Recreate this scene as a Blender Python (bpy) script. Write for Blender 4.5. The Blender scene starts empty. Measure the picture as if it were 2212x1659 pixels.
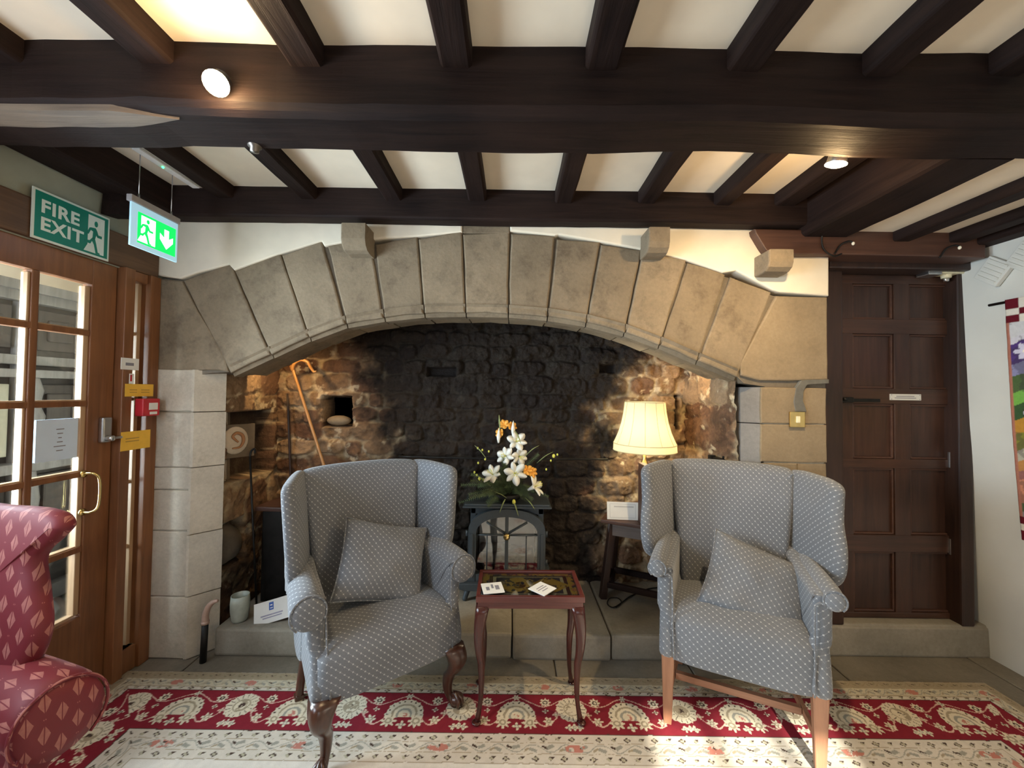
import bpy, bmesh, math, random
import numpy as np
from mathutils import Vector, Matrix, noise as mnoise
random.seed(7)
PI = math.pi
S = bpy.context.scene
COL = S.collection

# ------------------------------------------------------------------ camera
cam_d = bpy.data.cameras.new('camera')
cam_d.sensor_width = 36.0
cam_d.lens = 36.0 * 850 / 2212
cam_d.clip_start = 0.02
cam = bpy.data.objects.new('camera', cam_d)
COL.objects.link(cam)
CR = Matrix.Rotation(PI / 2 + math.radians(1.25), 3, 'X') @ Matrix.Rotation(math.radians(0.8), 3, 'Z')
CC = Vector((0, 0, 1.45))
cam.matrix_world = Matrix.Translation(CC) @ CR.to_4x4()
S.camera = cam
S.cycles.max_bounces = 8; S.cycles.diffuse_bounces = 4; S.cycles.glossy_bounces = 3; S.cycles.transparent_max_bounces = 8
S.cycles.caustics_reflective = False; S.cycles.caustics_refractive = False

# ------------------------------------------------------------------ exposure, world, daylight
S.view_settings.view_transform = 'Standard'
S.view_settings.look = 'None'
S.view_settings.gamma = 1
S.view_settings.use_curve_mapping = False
S.view_settings.exposure = 0.62
w = bpy.data.worlds.new('sky'); S.world = w; w.use_nodes = True
bg = w.node_tree.nodes['Background']
sky = w.node_tree.nodes.new('ShaderNodeTexSky')
sky.sky_type = 'NISHITA'; sky.sun_disc = False
sky.sun_elevation = math.radians(35); sky.sun_rotation = math.radians(190)
w.node_tree.links.new(sky.outputs[0], bg.inputs[0])
bg.inputs[1].default_value = 0.06

def lamp(name, kind, loc, power, color=(1, 1, 1), size=0.1, aim=None, size_y=None, spot=None, blend=0.5):
    d = bpy.data.lights.new(name, kind)
    d.energy = power; d.color = color
    if kind == 'AREA':
        d.size = size
        if size_y: d.shape = 'RECTANGLE'; d.size_y = size_y
    elif kind == 'SUN':
        d.angle = size
    else:
        d.shadow_soft_size = size
        if kind == 'SPOT': d.spot_size = spot; d.spot_blend = blend
    o = bpy.data.objects.new(name, d); COL.objects.link(o); o.location = loc
    if aim is not None:
        v = Vector(aim) - Vector(loc)
        o.rotation_euler = v.to_track_quat('-Z', 'Y').to_euler()
    return o
DAY = (0.80, 0.90, 1.0)
SUN_DIR = Vector((0.10, 0.80, -0.38)).normalized()
sun = lamp('sun', 'SUN', (0, -6, 5), 14.0, (1.0, 0.93, 0.82), math.radians(1.2))
sun.rotation_euler = SUN_DIR.to_track_quat('-Z', 'Y').to_euler()
# daylight at the windows behind the camera, then unseen panels added for fill
lamp('window_light_rear', 'AREA', (0.5, -2.27, 1.5), 6, DAY, 0.9, (0.5, 2, 0.9), 1.1)
lamp('window_light_side', 'AREA', (-1.965, 0.40, 1.43), 38, (0.72, 0.86, 1.0), 1.05, (0.4, 1.5, 0.6), 1.1)
lamp('warm_fill_far_side', 'AREA', (2.52, -0.9, 1.3), 14, (1.0, 0.86, 0.68), 1.2, (0.2, 0.6, 1.6), 1.0)  # unseen warm panel added as fill; that wall has no window
lamp('hall_light', 'AREA', (-2.9, -0.2, 1.5), 75, (0.9, 0.95, 1.0), 1.2, (-3.0, 2.2, 1.5), 1.4)
lamp('hall_door_fill', 'AREA', (-2.55, 1.35, 1.25), 110, (0.74, 0.88, 1.0), 0.7, (-0.7, 1.65, 0.8), 1.2)  # unseen panel added in the hall, aimed through the door glass at the chairs

# ------------------------------------------------------------------ pixel -> place helpers
def ray(x, y): return CR @ Vector(((x - 1106) / 850, -(y - 829.5) / 850, -1))
def aY(x, y, Y): d = ray(x, y); return CC + d * (Y / d[1])
def aX(x, y, X): d = ray(x, y); return CC + d * (X / d[0])
def aZ(x, y, Z): d = ray(x, y); return CC + d * ((Z - 1.45) / d[2])

# ------------------------------------------------------------------ materials
MATS = {}
def nt(name):
    m = bpy.data.materials.new(name); m.use_nodes = True
    t = m.node_tree; b = t.nodes['Principled BSDF']
    MATS[name] = m
    return m, t, b
def N(t, k, **kw):
    n = t.nodes.new(k)
    for a, v in kw.items():
        if a.startswith('i_'):
            n.inputs[a[2:]].default_value = v
        else: setattr(n, a, v)
    return n
def L(t, a, b): t.links.new(a, b)
def ramp(t, fac, stops):
    r = t.nodes.new('ShaderNodeValToRGB'); e = r.color_ramp.elements
    while len(e) < len(stops): e.new(0.5)
    for i, (p, c) in enumerate(stops):
        e[i].position = p; e[i].color = (*c, 1)
    L(t, fac, r.inputs[0]); return r.outputs[0]
def math_(t, op, a, b=None, c=None):
    n = t.nodes.new('ShaderNodeMath'); n.operation = op
    for i, v in enumerate((a, b, c)):
        if v is None: continue
        if isinstance(v, (int, float)): n.inputs[i].default_value = v
        else: L(t, v, n.inputs[i])
    return n.outputs[0]
def mixc(t, f, a, b, mode='MIX'):
    n = t.nodes.new('ShaderNodeMix'); n.data_type = 'RGBA'; n.blend_type = mode
    for s, v in ((0, f), (6, a), (7, b)):
        if isinstance(v, (int, float)): n.inputs[s].default_value = v
        elif isinstance(v, tuple): n.inputs[s].default_value = (*v, 1)
        else: L(t, v, n.inputs[s])
    return n.outputs[2]
def coords(t, scale=(1, 1, 1), which='Object', rot=(0, 0, 0)):
    tc = t.nodes.new('ShaderNodeTexCoord'); mp = t.nodes.new('ShaderNodeMapping')
    mp.inputs['Scale'].default_value = scale; mp.inputs['Rotation'].default_value = rot
    L(t, tc.outputs[which], mp.inputs[0]); return mp.outputs[0]
def bump(t, b, h, strength=0.3, dist=0.01):
    n = t.nodes.new('ShaderNodeBump'); n.inputs['Strength'].default_value = strength
    n.inputs['Distance'].default_value = dist
    L(t, h, n.inputs['Height']); L(t, n.outputs[0], b.inputs['Normal'])
def plain(name, c, rough=0.6, metal=0.0, var=0.08, sc=30, bmp=0.0, spec=0.5):
    m, t, b = nt(name)
    v = coords(t); n = N(t, 'ShaderNodeTexNoise', i_Scale=sc, i_Detail=4.0); L(t, v, n.inputs[0])
    lo = tuple(x * (1 - var) for x in c); hi = tuple(min(1, x * (1 + var)) for x in c)
    L(t, ramp(t, n.outputs[0], [(0.3, lo), (0.7, hi)]), b.inputs['Base Color'])
    b.inputs['Roughness'].default_value = rough; b.inputs['Metallic'].default_value = metal
    b.inputs['Specular IOR Level'].default_value = spec
    if bmp: bump(t, b, n.outputs[0], bmp, 0.004)
    return m
def wood(name, c1, c2, axis='X', rough=0.45, sc=6, bmp=0.25, fine=1.0, coat=0.0, spec=0.5):
    m, t, b = nt(name)
    s = {'X': (0.6, 9, 9), 'Y': (9, 0.6, 9), 'Z': (9, 9, 0.6)}[axis]
    v = coords(t, s)
    n = N(t, 'ShaderNodeTexNoise', i_Scale=sc * 0.5, i_Detail=8.0, i_Roughness=0.65, i_Distortion=0.6); L(t, v, n.inputs[0])
    v2 = coords(t, (1, 1, 1)); n2 = N(t, 'ShaderNodeTexNoise', i_Scale=2.2, i_Detail=3.0); L(t, v2, n2.inputs[0])
    f = math_(t, 'MULTIPLY_ADD', n2.outputs[0], 0.55, math_(t, 'MULTIPLY', n.outputs[0], 0.6))
    L(t, ramp(t, f, [(0.38, c1), (0.75, c2)]), b.inputs['Base Color'])
    b.inputs['Roughness'].default_value = rough
    b.inputs['Specular IOR Level'].default_value = spec; b.inputs['Coat Weight'].default_value = coat; b.inputs['Coat Roughness'].default_value = 0.2
    bump(t, b, n.outputs[0], bmp, 0.004)
    return m
def stone(name, c1, c2, stain, rough=0.9, sc=3.0, tone=0.25, bmp=0.35, stain_amt=(0.55, 0.8), bd=0.008):
    m, t, b = nt(name)
    v = coords(t)
    n = N(t, 'ShaderNodeTexNoise', i_Scale=sc, i_Detail=9.0, i_Roughness=0.62); L(t, v, n.inputs[0])
    n2 = N(t, 'ShaderNodeTexNoise', i_Scale=sc * 1.9, i_Detail=8.0, i_Roughness=0.75, i_Distortion=0.15); L(t, v, n2.inputs[0])
    n3 = N(t, 'ShaderNodeTexNoise', i_Scale=55.0, i_Detail=5.0, i_Roughness=0.7); L(t, v, n3.inputs[0])
    g = t.nodes.new('ShaderNodeNewGeometry')
    base = ramp(t, n.outputs[0], [(0.3, c1), (0.7, c2)])
    st = ramp(t, n2.outputs[0], [(stain_amt[0], (0, 0, 0)), (stain_amt[1], (1, 1, 1))])
    c = mixc(t, math_(t, 'MULTIPLY', st, 0.7), base, stain)
    isl = math_(t, 'MULTIPLY_ADD', g.outputs['Random Per Island'], tone, 1 - tone * 0.5)
    gr = math_(t, 'MULTIPLY_ADD', n3.outputs[0], 0.5, 0.75)
    k = math_(t, 'MULTIPLY', isl, gr)
    hs = t.nodes.new('ShaderNodeHueSaturation'); L(t, c, hs.inputs['Color']); L(t, k, hs.inputs['Value'])
    L(t, hs.outputs[0], b.inputs['Base Color'])
    b.inputs['Roughness'].default_value = rough; b.inputs['Specular IOR Level'].default_value = 0.25
    hh = math_(t, 'MULTIPLY_ADD', n3.outputs[0], 0.5, n2.outputs[0])
    bump(t, b, hh, bmp, bd)
    return m
def emis(name, c, s):
    m, t, b = nt(name)
    b.inputs['Base Color'].default_value = (*c, 1); b.inputs['Emission Color'].default_value = (*c, 1)
    b.inputs['Emission Strength'].default_value = s; return m
def vcol(name, rough=0.95, nsc=120, nstr=0.3, bmp=0.4, bd=0.003, spec=0.2, nv=0.3):
    m, t, b = nt(name)
    a = N(t, 'ShaderNodeVertexColor', layer_name='col')
    v = coords(t); n = N(t, 'ShaderNodeTexNoise', i_Scale=nsc, i_Detail=5.0, i_Roughness=0.65); L(t, v, n.inputs[0])
    k = math_(t, 'MULTIPLY_ADD', n.outputs[0], nv * 2, 1 - nv)
    hs = t.nodes.new('ShaderNodeHueSaturation'); L(t, a.outputs[0], hs.inputs['Color']); L(t, k, hs.inputs['Value'])
    L(t, hs.outputs[0], b.inputs['Base Color'])
    b.inputs['Roughness'].default_value = rough; b.inputs['Specular IOR Level'].default_value = spec
    bump(t, b, n.outputs[0], bmp, bd); return m
def glass(name, tint=(0.95, 0.97, 0.96), refl=0.12):
    m, t, b = nt(name)
    t.nodes.remove(b); out = t.nodes['Material Output']
    tr = N(t, 'ShaderNodeBsdfTransparent'); tr.inputs[0].default_value = (*tint, 1)
    gl = N(t, 'ShaderNodeBsdfGlossy'); gl.inputs['Roughness'].default_value = 0.03
    fr = N(t, 'ShaderNodeFresnel', i_IOR=1.45)
    f = math_(t, 'MULTIPLY_ADD', fr.outputs[0], 0.8, refl * 0.3)
    mx = t.nodes.new('ShaderNodeMixShader'); L(t, f, mx.inputs[0]); L(t, tr.outputs[0], mx.inputs[1]); L(t, gl.outputs[0], mx.inputs[2])
    L(t, mx.outputs[0], out.inputs[0]); return m
def fabric_dots(name, base, dot, sp=0.034):
    m, t, b = nt(name)
    tc = t.nodes.new('ShaderNodeUVMap')
    sx = t.nodes.new('ShaderNodeSeparateXYZ'); L(t, tc.outputs[0], sx.inputs[0])
    p = math_(t, 'MULTIPLY', math_(t, 'ADD', sx.outputs[0], sx.outputs[1]), 0.7071 / sp * 1.15)
    q = math_(t, 'MULTIPLY', math_(t, 'SUBTRACT', sx.outputs[0], sx.outputs[1]), 0.7071 / sp * 1.15)
    fp = math_(t, 'ABSOLUTE', math_(t, 'SUBTRACT', math_(t, 'FRACT', p), 0.5))
    fq = math_(t, 'ABSOLUTE', math_(t, 'SUBTRACT', math_(t, 'FRACT', q), 0.5))
    # small four-petalled sprig: petals along both thread directions
    mx = math_(t, 'MAXIMUM', fp, fq); mn = math_(t, 'MINIMUM', fp, fq)
    cross = math_(t, 'LESS_THAN', math_(t, 'MULTIPLY_ADD', mn, 1.4, mx), 0.20)
    line = math_(t, 'MULTIPLY', math_(t, 'LESS_THAN', fp, 0.035), 0.32)
    n = N(t, 'ShaderNodeTexNoise', i_Scale=420.0, i_Detail=2.0); L(t, tc.outputs[0], n.inputs[0])
    n2 = N(t, 'ShaderNodeTexNoise', i_Scale=4.0, i_Detail=3.0); L(t, coords(t), n2.inputs[0])
    f = math_(t, 'MULTIPLY', math_(t, 'MAXIMUM', cross, line), math_(t, 'MULTIPLY_ADD', n.outputs[0], 0.8, 0.5))
    bs = ramp(t, n2.outputs[0], [(0.3, tuple(x * 0.9 for x in base)), (0.7, tuple(x * 1.08 for x in base))])
    wv = ramp(t, n.outputs[0], [(0.3, (0.82, 0.82, 0.82)), (0.7, (1.1, 1.1, 1.1))])
    bs = mixc(t, 1.0, bs, wv, 'MULTIPLY')
    L(t, mixc(t, f, bs, dot), b.inputs['Base Color'])
    b.inputs['Roughness'].default_value = 0.85; b.inputs['Sheen Weight'].default_value = 0.25
    b.inputs['Specular IOR Level'].default_value = 0.25
    bump(t, b, math_(t, 'MULTIPLY_ADD', n.outputs[0], 0.6, f), 0.25, 0.002)
    return m
def fabric_leaf(name):
    m, t, b = nt(name)
    tc = t.nodes.new('ShaderNodeUVMap')
    nz = N(t, 'ShaderNodeTexNoise', i_Scale=60.0, i_Detail=3.0); L(t, tc.outputs[0], nz.inputs[0])
    sx = t.nodes.new('ShaderNodeSeparateXYZ'); L(t, tc.outputs[0], sx.inputs[0])
    W_, H_ = 0.062, 0.080
    jag = math_(t, 'MULTIPLY', math_(t, 'SUBTRACT', nz.outputs[0], 0.5), 0.35)
    def leaf(ox, oy, wd, ht, cut):
        u = math_(t, 'ABSOLUTE', math_(t, 'SUBTRACT', math_(t, 'FRACT', math_(t, 'MULTIPLY_ADD', sx.outputs[0], 1 / W_, ox)), 0.5))
        v0 = math_(t, 'SUBTRACT', math_(t, 'FRACT', math_(t, 'MULTIPLY_ADD', sx.outputs[1], 1 / H_, oy)), 0.5)
        v = math_(t, 'ABSOLUTE', v0)
        s = math_(t, 'ADD', math_(t, 'MULTIPLY_ADD', u, wd, math_(t, 'MULTIPLY', v, ht)), jag)
        body = math_(t, 'LESS_THAN', s, cut)
        vein = math_(t, 'GREATER_THAN', u, 0.018)
        return math_(t, 'MULTIPLY', body, vein)
    a = leaf(0.0, 0.0, 5.2, 3.1, 1.0); c = leaf(0.5, 0.5, 5.2, 3.1, 1.0)
    d = leaf(0.5, 0.0, 14.0, 14.0, 0.7)
    f = math_(t, 'MAXIMUM', math_(t, 'MAXIMUM', a, c), d)
    f = math_(t, 'MULTIPLY', f, math_(t, 'MULTIPLY_ADD', nz.outputs[0], 0.7, 0.25))
    L(t, mixc(t, f, (0.135, 0.006, 0.013), (0.42, 0.17, 0.14)), b.inputs['Base Color'])
    b.inputs['Roughness'].default_value = 0.6; b.inputs['Sheen Weight'].default_value = 0.05
    bump(t, b, f, 0.2, 0.002); return m

plaster = plain('plaster_cream', (0.86, 0.75, 0.60), 0.9, var=0.05, sc=6, bmp=0.15, spec=0.2)
plaster_arch = plain('plaster_wall', (0.82, 0.74, 0.60), 0.9, var=0.05, sc=8, bmp=0.2, spec=0.2)
plaster_white = plain('plaster_white', (0.66, 0.66, 0.62), 0.9, var=0.04, sc=5, bmp=0.15, spec=0.2)
plaster_grey = plain('plaster_greenish', (0.34, 0.33, 0.25), 0.9, var=0.12, sc=5, bmp=0.3, spec=0.2)
oak_x = wood('dark_oak_x', (0.006, 0.003, 0.003), (0.026, 0.014, 0.011), 'X', 0.68, 7, 0.9, spec=0.16)
oak_y = wood('dark_oak_y', (0.006, 0.003, 0.003), (0.026, 0.014, 0.011), 'Y', 0.68, 7, 0.9, spec=0.16)
oak_z = wood('dark_oak_z', (0.012, 0.006, 0.005), (0.05, 0.024, 0.017), 'Z', 0.42, 7, 0.3)
oak_door = wood('oak_door', (0.018, 0.008, 0.006), (0.075, 0.034, 0.022), 'Z', 0.38, 7, 0.2)
oak_doorx = wood('oak_door_x', (0.02, 0.009, 0.006), (0.085, 0.038, 0.024), 'X', 0.38, 7, 0.2)
oak_red = wood('oak_red_x', (0.035, 0.014, 0.010), (0.11, 0.05, 0.032), 'X', 0.5, 7, 0.3)
pine_z = wood('stained_pine_z', (0.12, 0.045, 0.018), (0.30, 0.125, 0.05), 'Z', 0.38, 6, 0.15)
pine_y = wood('stained_pine_y', (0.11, 0.04, 0.016), (0.27, 0.11, 0.045), 'Y', 0.38, 6, 0.15)
pine_light = wood('pine_bead', (0.36, 0.22, 0.12), (0.55, 0.36, 0.21), 'Z', 0.4, 6, 0.1)
lintel_m = wood('lintel_brown', (0.07, 0.035, 0.017), (0.17, 0.09, 0.045), 'Y', 0.6, 6, 0.4)
mahog = wood('mahogany', (0.02, 0.004, 0.003), (0.075, 0.014, 0.010), 'Z', 0.25, 9, 0.08, coat=0.25)
mahog_x = wood('mahogany_x', (0.055, 0.010, 0.009), (0.13, 0.030, 0.024), 'X', 0.28, 9, 0.08, coat=0.2)
walnut = wood('walnut_leg', (0.022, 0.008, 0.005), (0.09, 0.032, 0.018), 'Z', 0.28, 9, 0.1, coat=0.4)
beech = wood('beech_leg', (0.20, 0.085, 0.045), (0.38, 0.18, 0.10), 'Z', 0.4, 9, 0.1)
beech_x = wood('beech_rail', (0.18, 0.08, 0.045), (0.36, 0.17, 0.10), 'X', 0.4, 9, 0.1)
ashlar = stone('ashlar', (0.178, 0.138, 0.092), (0.28, 0.22, 0.150), (0.072, 0.052, 0.036), tone=0.25, stain_amt=(0.5, 0.72), bmp=0.5)
ashlar_l = stone('ashlar_pier', (0.42, 0.37, 0.295), (0.58, 0.52, 0.42), (0.16, 0.12, 0.08), tone=0.2, stain_amt=(0.58, 0.82), bmp=0.45)
ashlar_r = stone('ashlar_right', (0.22, 0.165, 0.105), (0.32, 0.25, 0.165), (0.2, 0.14, 0.085), tone=0.15, stain_amt=(0.62, 0.9))
mortar = stone('mortar', (0.12, 0.10, 0.075), (0.2, 0.165, 0.125), (0.06, 0.05, 0.04), tone=0)
flag = stone('flagstone', (0.13, 0.115, 0.09), (0.22, 0.195, 0.155), (0.08, 0.07, 0.055), rough=0.7, tone=0.25, bmp=0.2)
hearth_m = stone('hearth_stone', (0.22, 0.20, 0.165), (0.33, 0.30, 0.25), (0.13, 0.12, 0.1), rough=0.75, tone=0.2, bmp=0.25)
rubble_m = vcol('rubble', 0.8, 45, bmp=0.8, bd=0.014, spec=0.3, nv=0.45)
rug_m = vcol('rug_pile', 1.0, 300, bmp=0.5, bd=0.002, spec=0.05, nv=0.14)
quilt_m = vcol('quilt_cloth', 0.95, 60, bmp=0.6, bd=0.004, spec=0.1, nv=0.22)
needle_m = vcol('needlework', 0.9, 200, bmp=0.4, bd=0.001, spec=0.3, nv=0.2)
blue = fabric_dots('blue_sprig_fabric', (0.146, 0.154, 0.172), (0.43, 0.44, 0.45), 0.0235)
red = fabric_leaf('red_leaf_fabric')
iron = plain('black_iron', (0.018, 0.017, 0.016), 0.5, 0.6, 0.3, 20, 0.2)
stove_m = plain('stove_grey', (0.045, 0.056, 0.066), 0.42, 0.1, 0.08, 60, 0.1)
stove_glare = plain('stove_glare_white', (0.85, 0.85, 0.82), 0.6, 0, 0.25, 12)  # white stands in for daylight reflected in the stove glass
log_m = plain('stove_log', (0.36, 0.35, 0.33), 0.9, 0, 0.5, 25, 0.5)
brass = plain('brass', (0.75, 0.55, 0.22), 0.25, 1.0, 0.1, 30)
steel = plain('satin_steel', (0.6, 0.6, 0.6), 0.3, 1.0, 0.05, 30)
white = plain('white_plastic', (0.72, 0.72, 0.68), 0.45, 0, 0.03, 20)
paper = plain('white_card', (0.78, 0.78, 0.76), 0.8, 0, 0.03, 12)
paper_b = plain('bluish_paper', (0.62, 0.74, 0.90), 0.8, 0, 0.03, 12)
ink = plain('grey_ink', (0.22, 0.22, 0.26), 0.8)
ink_b = plain('blue_ink', (0.06, 0.13, 0.42), 0.8)
cream_pl = plain('cream_enamel', (0.80, 0.74, 0.52), 0.4)
g_sign = plain('sign_green', (0.0, 0.19, 0.125), 0.45, 0, 0.02)
w_sign = plain('sign_white', (0.72, 0.76, 0.66), 0.5, 0, 0.02)
g_lit = emis('exit_green', (0.0, 0.62, 0.10), 0.85)
w_lit = emis('exit_white', (0.86, 1.0, 0.96), 1.0)
led = emis('led_green', (0.05, 1.0, 0.25), 3.0)
bulb = emis('warm_bulb', (1.0, 0.78, 0.42), 60.0)
orange_card = plain('amber_card', (0.85, 0.50, 0.06), 0.7, 0, 0.04)
red_pl = plain('red_plastic', (0.5, 0.02, 0.03), 0.4)
petal_w = plain('lily_petal', (0.82, 0.82, 0.76), 0.6, 0, 0.05)
petal_o = plain('orange_petal', (0.85, 0.42, 0.07), 0.6, 0, 0.15)
petal_y = plain('yellow_bud', (0.72, 0.72, 0.12), 0.6)
green = plain('leaf_green', (0.07, 0.10, 0.035), 0.7, 0, 0.4, 40)
green_l = plain('leaf_pale', (0.25, 0.30, 0.12), 0.6, 0, 0.3, 40)
ceramic = plain('beaker_glaze', (0.42, 0.46, 0.40), 0.35, 0, 0.2, 18)
crook_m = wood('hazel_crook', (0.36, 0.17, 0.05), (0.62, 0.33, 0.12), 'Z', 0.35, 8, 0.1)
stick_top = plain('stick_handle', (0.42, 0.28, 0.22), 0.4)
glass_m = glass('window_glass'); glass_s = glass('stove_glass', (0.85, 0.87, 0.87), 0.5)
hall_lit_oak = wood('lit_grey_oak', (0.12, 0.12, 0.125), (0.34, 0.34, 0.35), 'Z', 0.4, 6, 0.5)  # dark oak; the grey of the hall light is put into its colour
hall_dark = wood('hall_dark_oak', (0.03, 0.025, 0.025), (0.09, 0.075, 0.07), 'Z', 0.4, 6, 0.4)
pale_panel = plain('pale_glaze', (0.62, 0.64, 0.55), 0.6)
m, t, b = nt('lamp_shade'); MATS['shade'] = m
_tr = N(t, 'ShaderNodeBsdfTranslucent'); _tr.inputs[0].default_value = (1.0, 0.96, 0.82, 1)
b.inputs['Base Color'].default_value = (0.85, 0.80, 0.6, 1); b.inputs['Roughness'].default_value = 0.9
_mx = t.nodes.new('ShaderNodeMixShader'); _mx.inputs[0].default_value = 0.6
L(t, b.outputs[0], _mx.inputs[1]); L(t, _tr.outputs[0], _mx.inputs[2]); L(t, _mx.outputs[0], t.nodes['Material Output'].inputs[0])
shade_m = m
shade_trim = plain('shade_trim', (0.55, 0.50, 0.33), 0.8)

# ------------------------------------------------------------------ object helpers
def tag(o, label=None, cat=None, group=None, kind=None):
    if label: o['label'] = label
    if cat: o['category'] = cat
    if group: o['group'] = group
    if kind: o['kind'] = kind
    return o
def empty(name, loc, rz=0, label=None, cat=None, group=None, kind=None, rot=None):
    o = bpy.data.objects.new(name, None); COL.objects.link(o)
    o.location = loc; o.rotation_euler = rot or (0, 0, rz); o.empty_display_size = 0.05
    return tag(o, label, cat, group, kind)

def catmull(pts, n=6, closed=False):
    P = [Vector(p) for p in pts]; out = []; m = len(P)
    rng = range(m if closed else m - 1)
    for i in rng:
        if closed: a, b_, c, d = P[(i - 1) % m], P[i], P[(i + 1) % m], P[(i + 2) % m]
        else: a, b_, c, d = P[max(i - 1, 0)], P[i], P[i + 1], P[min(i + 2, m - 1)]
        for k in range(n):
            s = k / n
            out.append(0.5 * ((2 * b_) + (c - a) * s + (2 * a - 5 * b_ + 4 * c - d) * s * s + (3 * b_ - a - 3 * c + d) * s ** 3))
    if not closed: out.append(P[-1].copy())
    return out

class MB:
    def __init__(s): s.bm = bmesh.new(); s.uv = s.bm.loops.layers.uv.new('UVMap')
    def face(s, vs, uvs=None, smooth=True):
        try: f = s.bm.faces.new(vs)
        except ValueError: return None
        f.smooth = smooth
        if uvs:
            for l, u in zip(f.loops, uvs): l[s.uv].uv = u
        return f
    def loft(s, rings, closed=True, caps=True, smooth=True, u0=0, v0=0):
        R_ = [[s.bm.verts.new(p) for p in r] for r in rings]
        n = len(rings[0]); mid = rings[len(rings) // 2]
        us = [0.0]
        for j in range(n): us.append(us[-1] + (Vector(mid[(j + 1) % n]) - Vector(mid[j])).length)
        v = v0
        for i in range(len(R_) - 1):
            ca = sum((Vector(p) for p in rings[i]), Vector()) / n; cb = sum((Vector(p) for p in rings[i + 1]), Vector()) / n
            v2 = v + max((cb - ca).length, 0.5 * (Vector(rings[i][0]) - Vector(rings[i + 1][0])).length)
            for j in range(n if closed else n - 1):
                k = (j + 1) % n
                s.face([R_[i][j], R_[i][k], R_[i + 1][k], R_[i + 1][j]],
                       [(u0 + us[j], v), (u0 + us[j + 1], v), (u0 + us[j + 1], v2), (u0 + us[j], v2)], smooth)
            v = v2
        if caps and closed:
            for ring, flip in ((R_[0], True), (R_[-1], False)):
                vs = ring[::-1] if flip else ring
                f = s.face(vs, None, smooth)
                if f:
                    nrm = f.normal if f.normal.length else Vector((0, 0, 1))
                    f.normal_update(); s.boxuv([f])
        return R_
    def boxuv(s, faces):
        for f in faces:
            f.normal_update(); n = f.normal; a = max(range(3), key=lambda i: abs(n[i]))
            i, j = [(1, 2), (0, 2), (0, 1)][a]
            for l in f.loops: l[s.uv].uv = (l.vert.co[i], l.vert.co[j])
    def tube(s, pts, r, seg=10, n=1, caps=True, smooth=True, flat=(1, 1)):
        P = [Vector(p) for p in pts]
        if n > 1: P = catmull(P, n)
        m = len(P)
        rr = r if isinstance(r, (list, tuple)) else [r, r]
        def rad(i):
            x = i / (m - 1) * (len(rr) - 1); k = min(int(x), len(rr) - 2); return rr[k] + (rr[k + 1] - rr[k]) * (x - k)
        t0 = (P[1] - P[0]).normalized()
        up = Vector((0, 0, 1)) if abs(t0.z) < 0.9 else Vector((1, 0, 0))
        a = t0.cross(up).normalized(); rings = []
        for i in range(m):
            tg = (P[min(i + 1, m - 1)] - P[max(i - 1, 0)]).normalized()
            a = (a - tg * a.dot(tg)).normalized(); b_ = tg.cross(a)
            rings.append([P[i] + (a * math.cos(q) * flat[0] + b_ * math.sin(q) * flat[1]) * rad(i) for q in [2 * PI * k / seg for k in range(seg)]])
        s.loft(rings, caps=caps, smooth=smooth)
        return s
    def lathe(s, prof, c=(0, 0, 0), seg=24, axis='Z', smooth=True, caps=True):
        c = Vector(c); rings = []
        for r, h in prof:
            ring = []
            for k in range(seg):
                q = 2 * PI * k / seg; x, y = r * math.cos(q), r * math.sin(q)
                ring.append(c + {'Z': Vector((x, y, h)), 'Y': Vector((x, h, -y)), 'X': Vector((h, x, y))}[axis])
            rings.append(ring)
        s.loft(rings, caps=caps, smooth=smooth); return s
    def box(s, x0, x1, y0, y1, z0, z1, bev=0.0, M=None, seg=2):
        b2 = bmesh.new(); bmesh.ops.create_cube(b2, size=1)
        for v in b2.verts:
            v.co = Vector(((x0 + x1) / 2 + v.co.x * (x1 - x0), (y0 + y1) / 2 + v.co.y * (y1 - y0), (z0 + z1) / 2 + v.co.z * (z1 - z0)))
        if bev: bmesh.ops.bevel(b2, geom=list(b2.edges), offset=min(bev, 0.45 * min(abs(x1 - x0), abs(y1 - y0), abs(z1 - z0))), segments=seg, affect='EDGES', profile=0.6)
        s.merge(b2, M); return s
    def merge(s, b2, M=None):
        if M: bmesh.ops.transform(b2, matrix=M, verts=b2.verts)
        vm = {v: s.bm.verts.new(v.co) for v in b2.verts}
        fs = [s.face([vm[v] for v in f.verts], None, False) for f in b2.faces]
        s.boxuv([f for f in fs if f]); b2.free()
    def ball(s, c, r, seg=12, sc=(1, 1, 1)):
        b2 = bmesh.new(); bmesh.ops.create_uvsphere(b2, u_segments=seg, v_segments=max(6, seg // 2 + 2), radius=r)
        for v in b2.verts: v.co = Vector((v.co.x * sc[0] + c[0], v.co.y * sc[1] + c[1], v.co.z * sc[2] + c[2]))
        n0 = len(s.bm.faces); s.merge(b2); s.bm.faces.ensure_lookup_table()
        for f in list(s.bm.faces)[n0:]: f.smooth = True
        return s
    def prism(s, poly, a, b_, fn, bev=0.0, wob=0.0):
        """closed 2-D polygon swept from depth a (front) to depth b_; fn(u,v,d)->3-D"""
        P = [Vector((p[0], p[1])) for p in poly]
        if sum(P[i].x * P[(i + 1) % len(P)].y - P[(i + 1) % len(P)].x * P[i].y for i in range(len(P))) < 0: P = P[::-1]
        def off(d):
            out = []
            for i in range(len(P)):
                p0, p1, p2 = P[i - 1], P[i], P[(i + 1) % len(P)]
                e1 = (p1 - p0).normalized(); e2 = (p2 - p1).normalized()
                n1 = Vector((-e1.y, e1.x)); n2 = Vector((-e2.y, e2.x)); k = 1 + n1.dot(n2)
                out.append(p1 + (n1 + n2) * (d / max(k, 0.35)))
            return out
        sg = 1 if b_ > a else -1
        levels = [(bev, a), (bev * 0.3, a + sg * bev * 0.3), (0, a + sg * bev), (0, b_)] if bev else [(0, a), (0, b_)]
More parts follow.
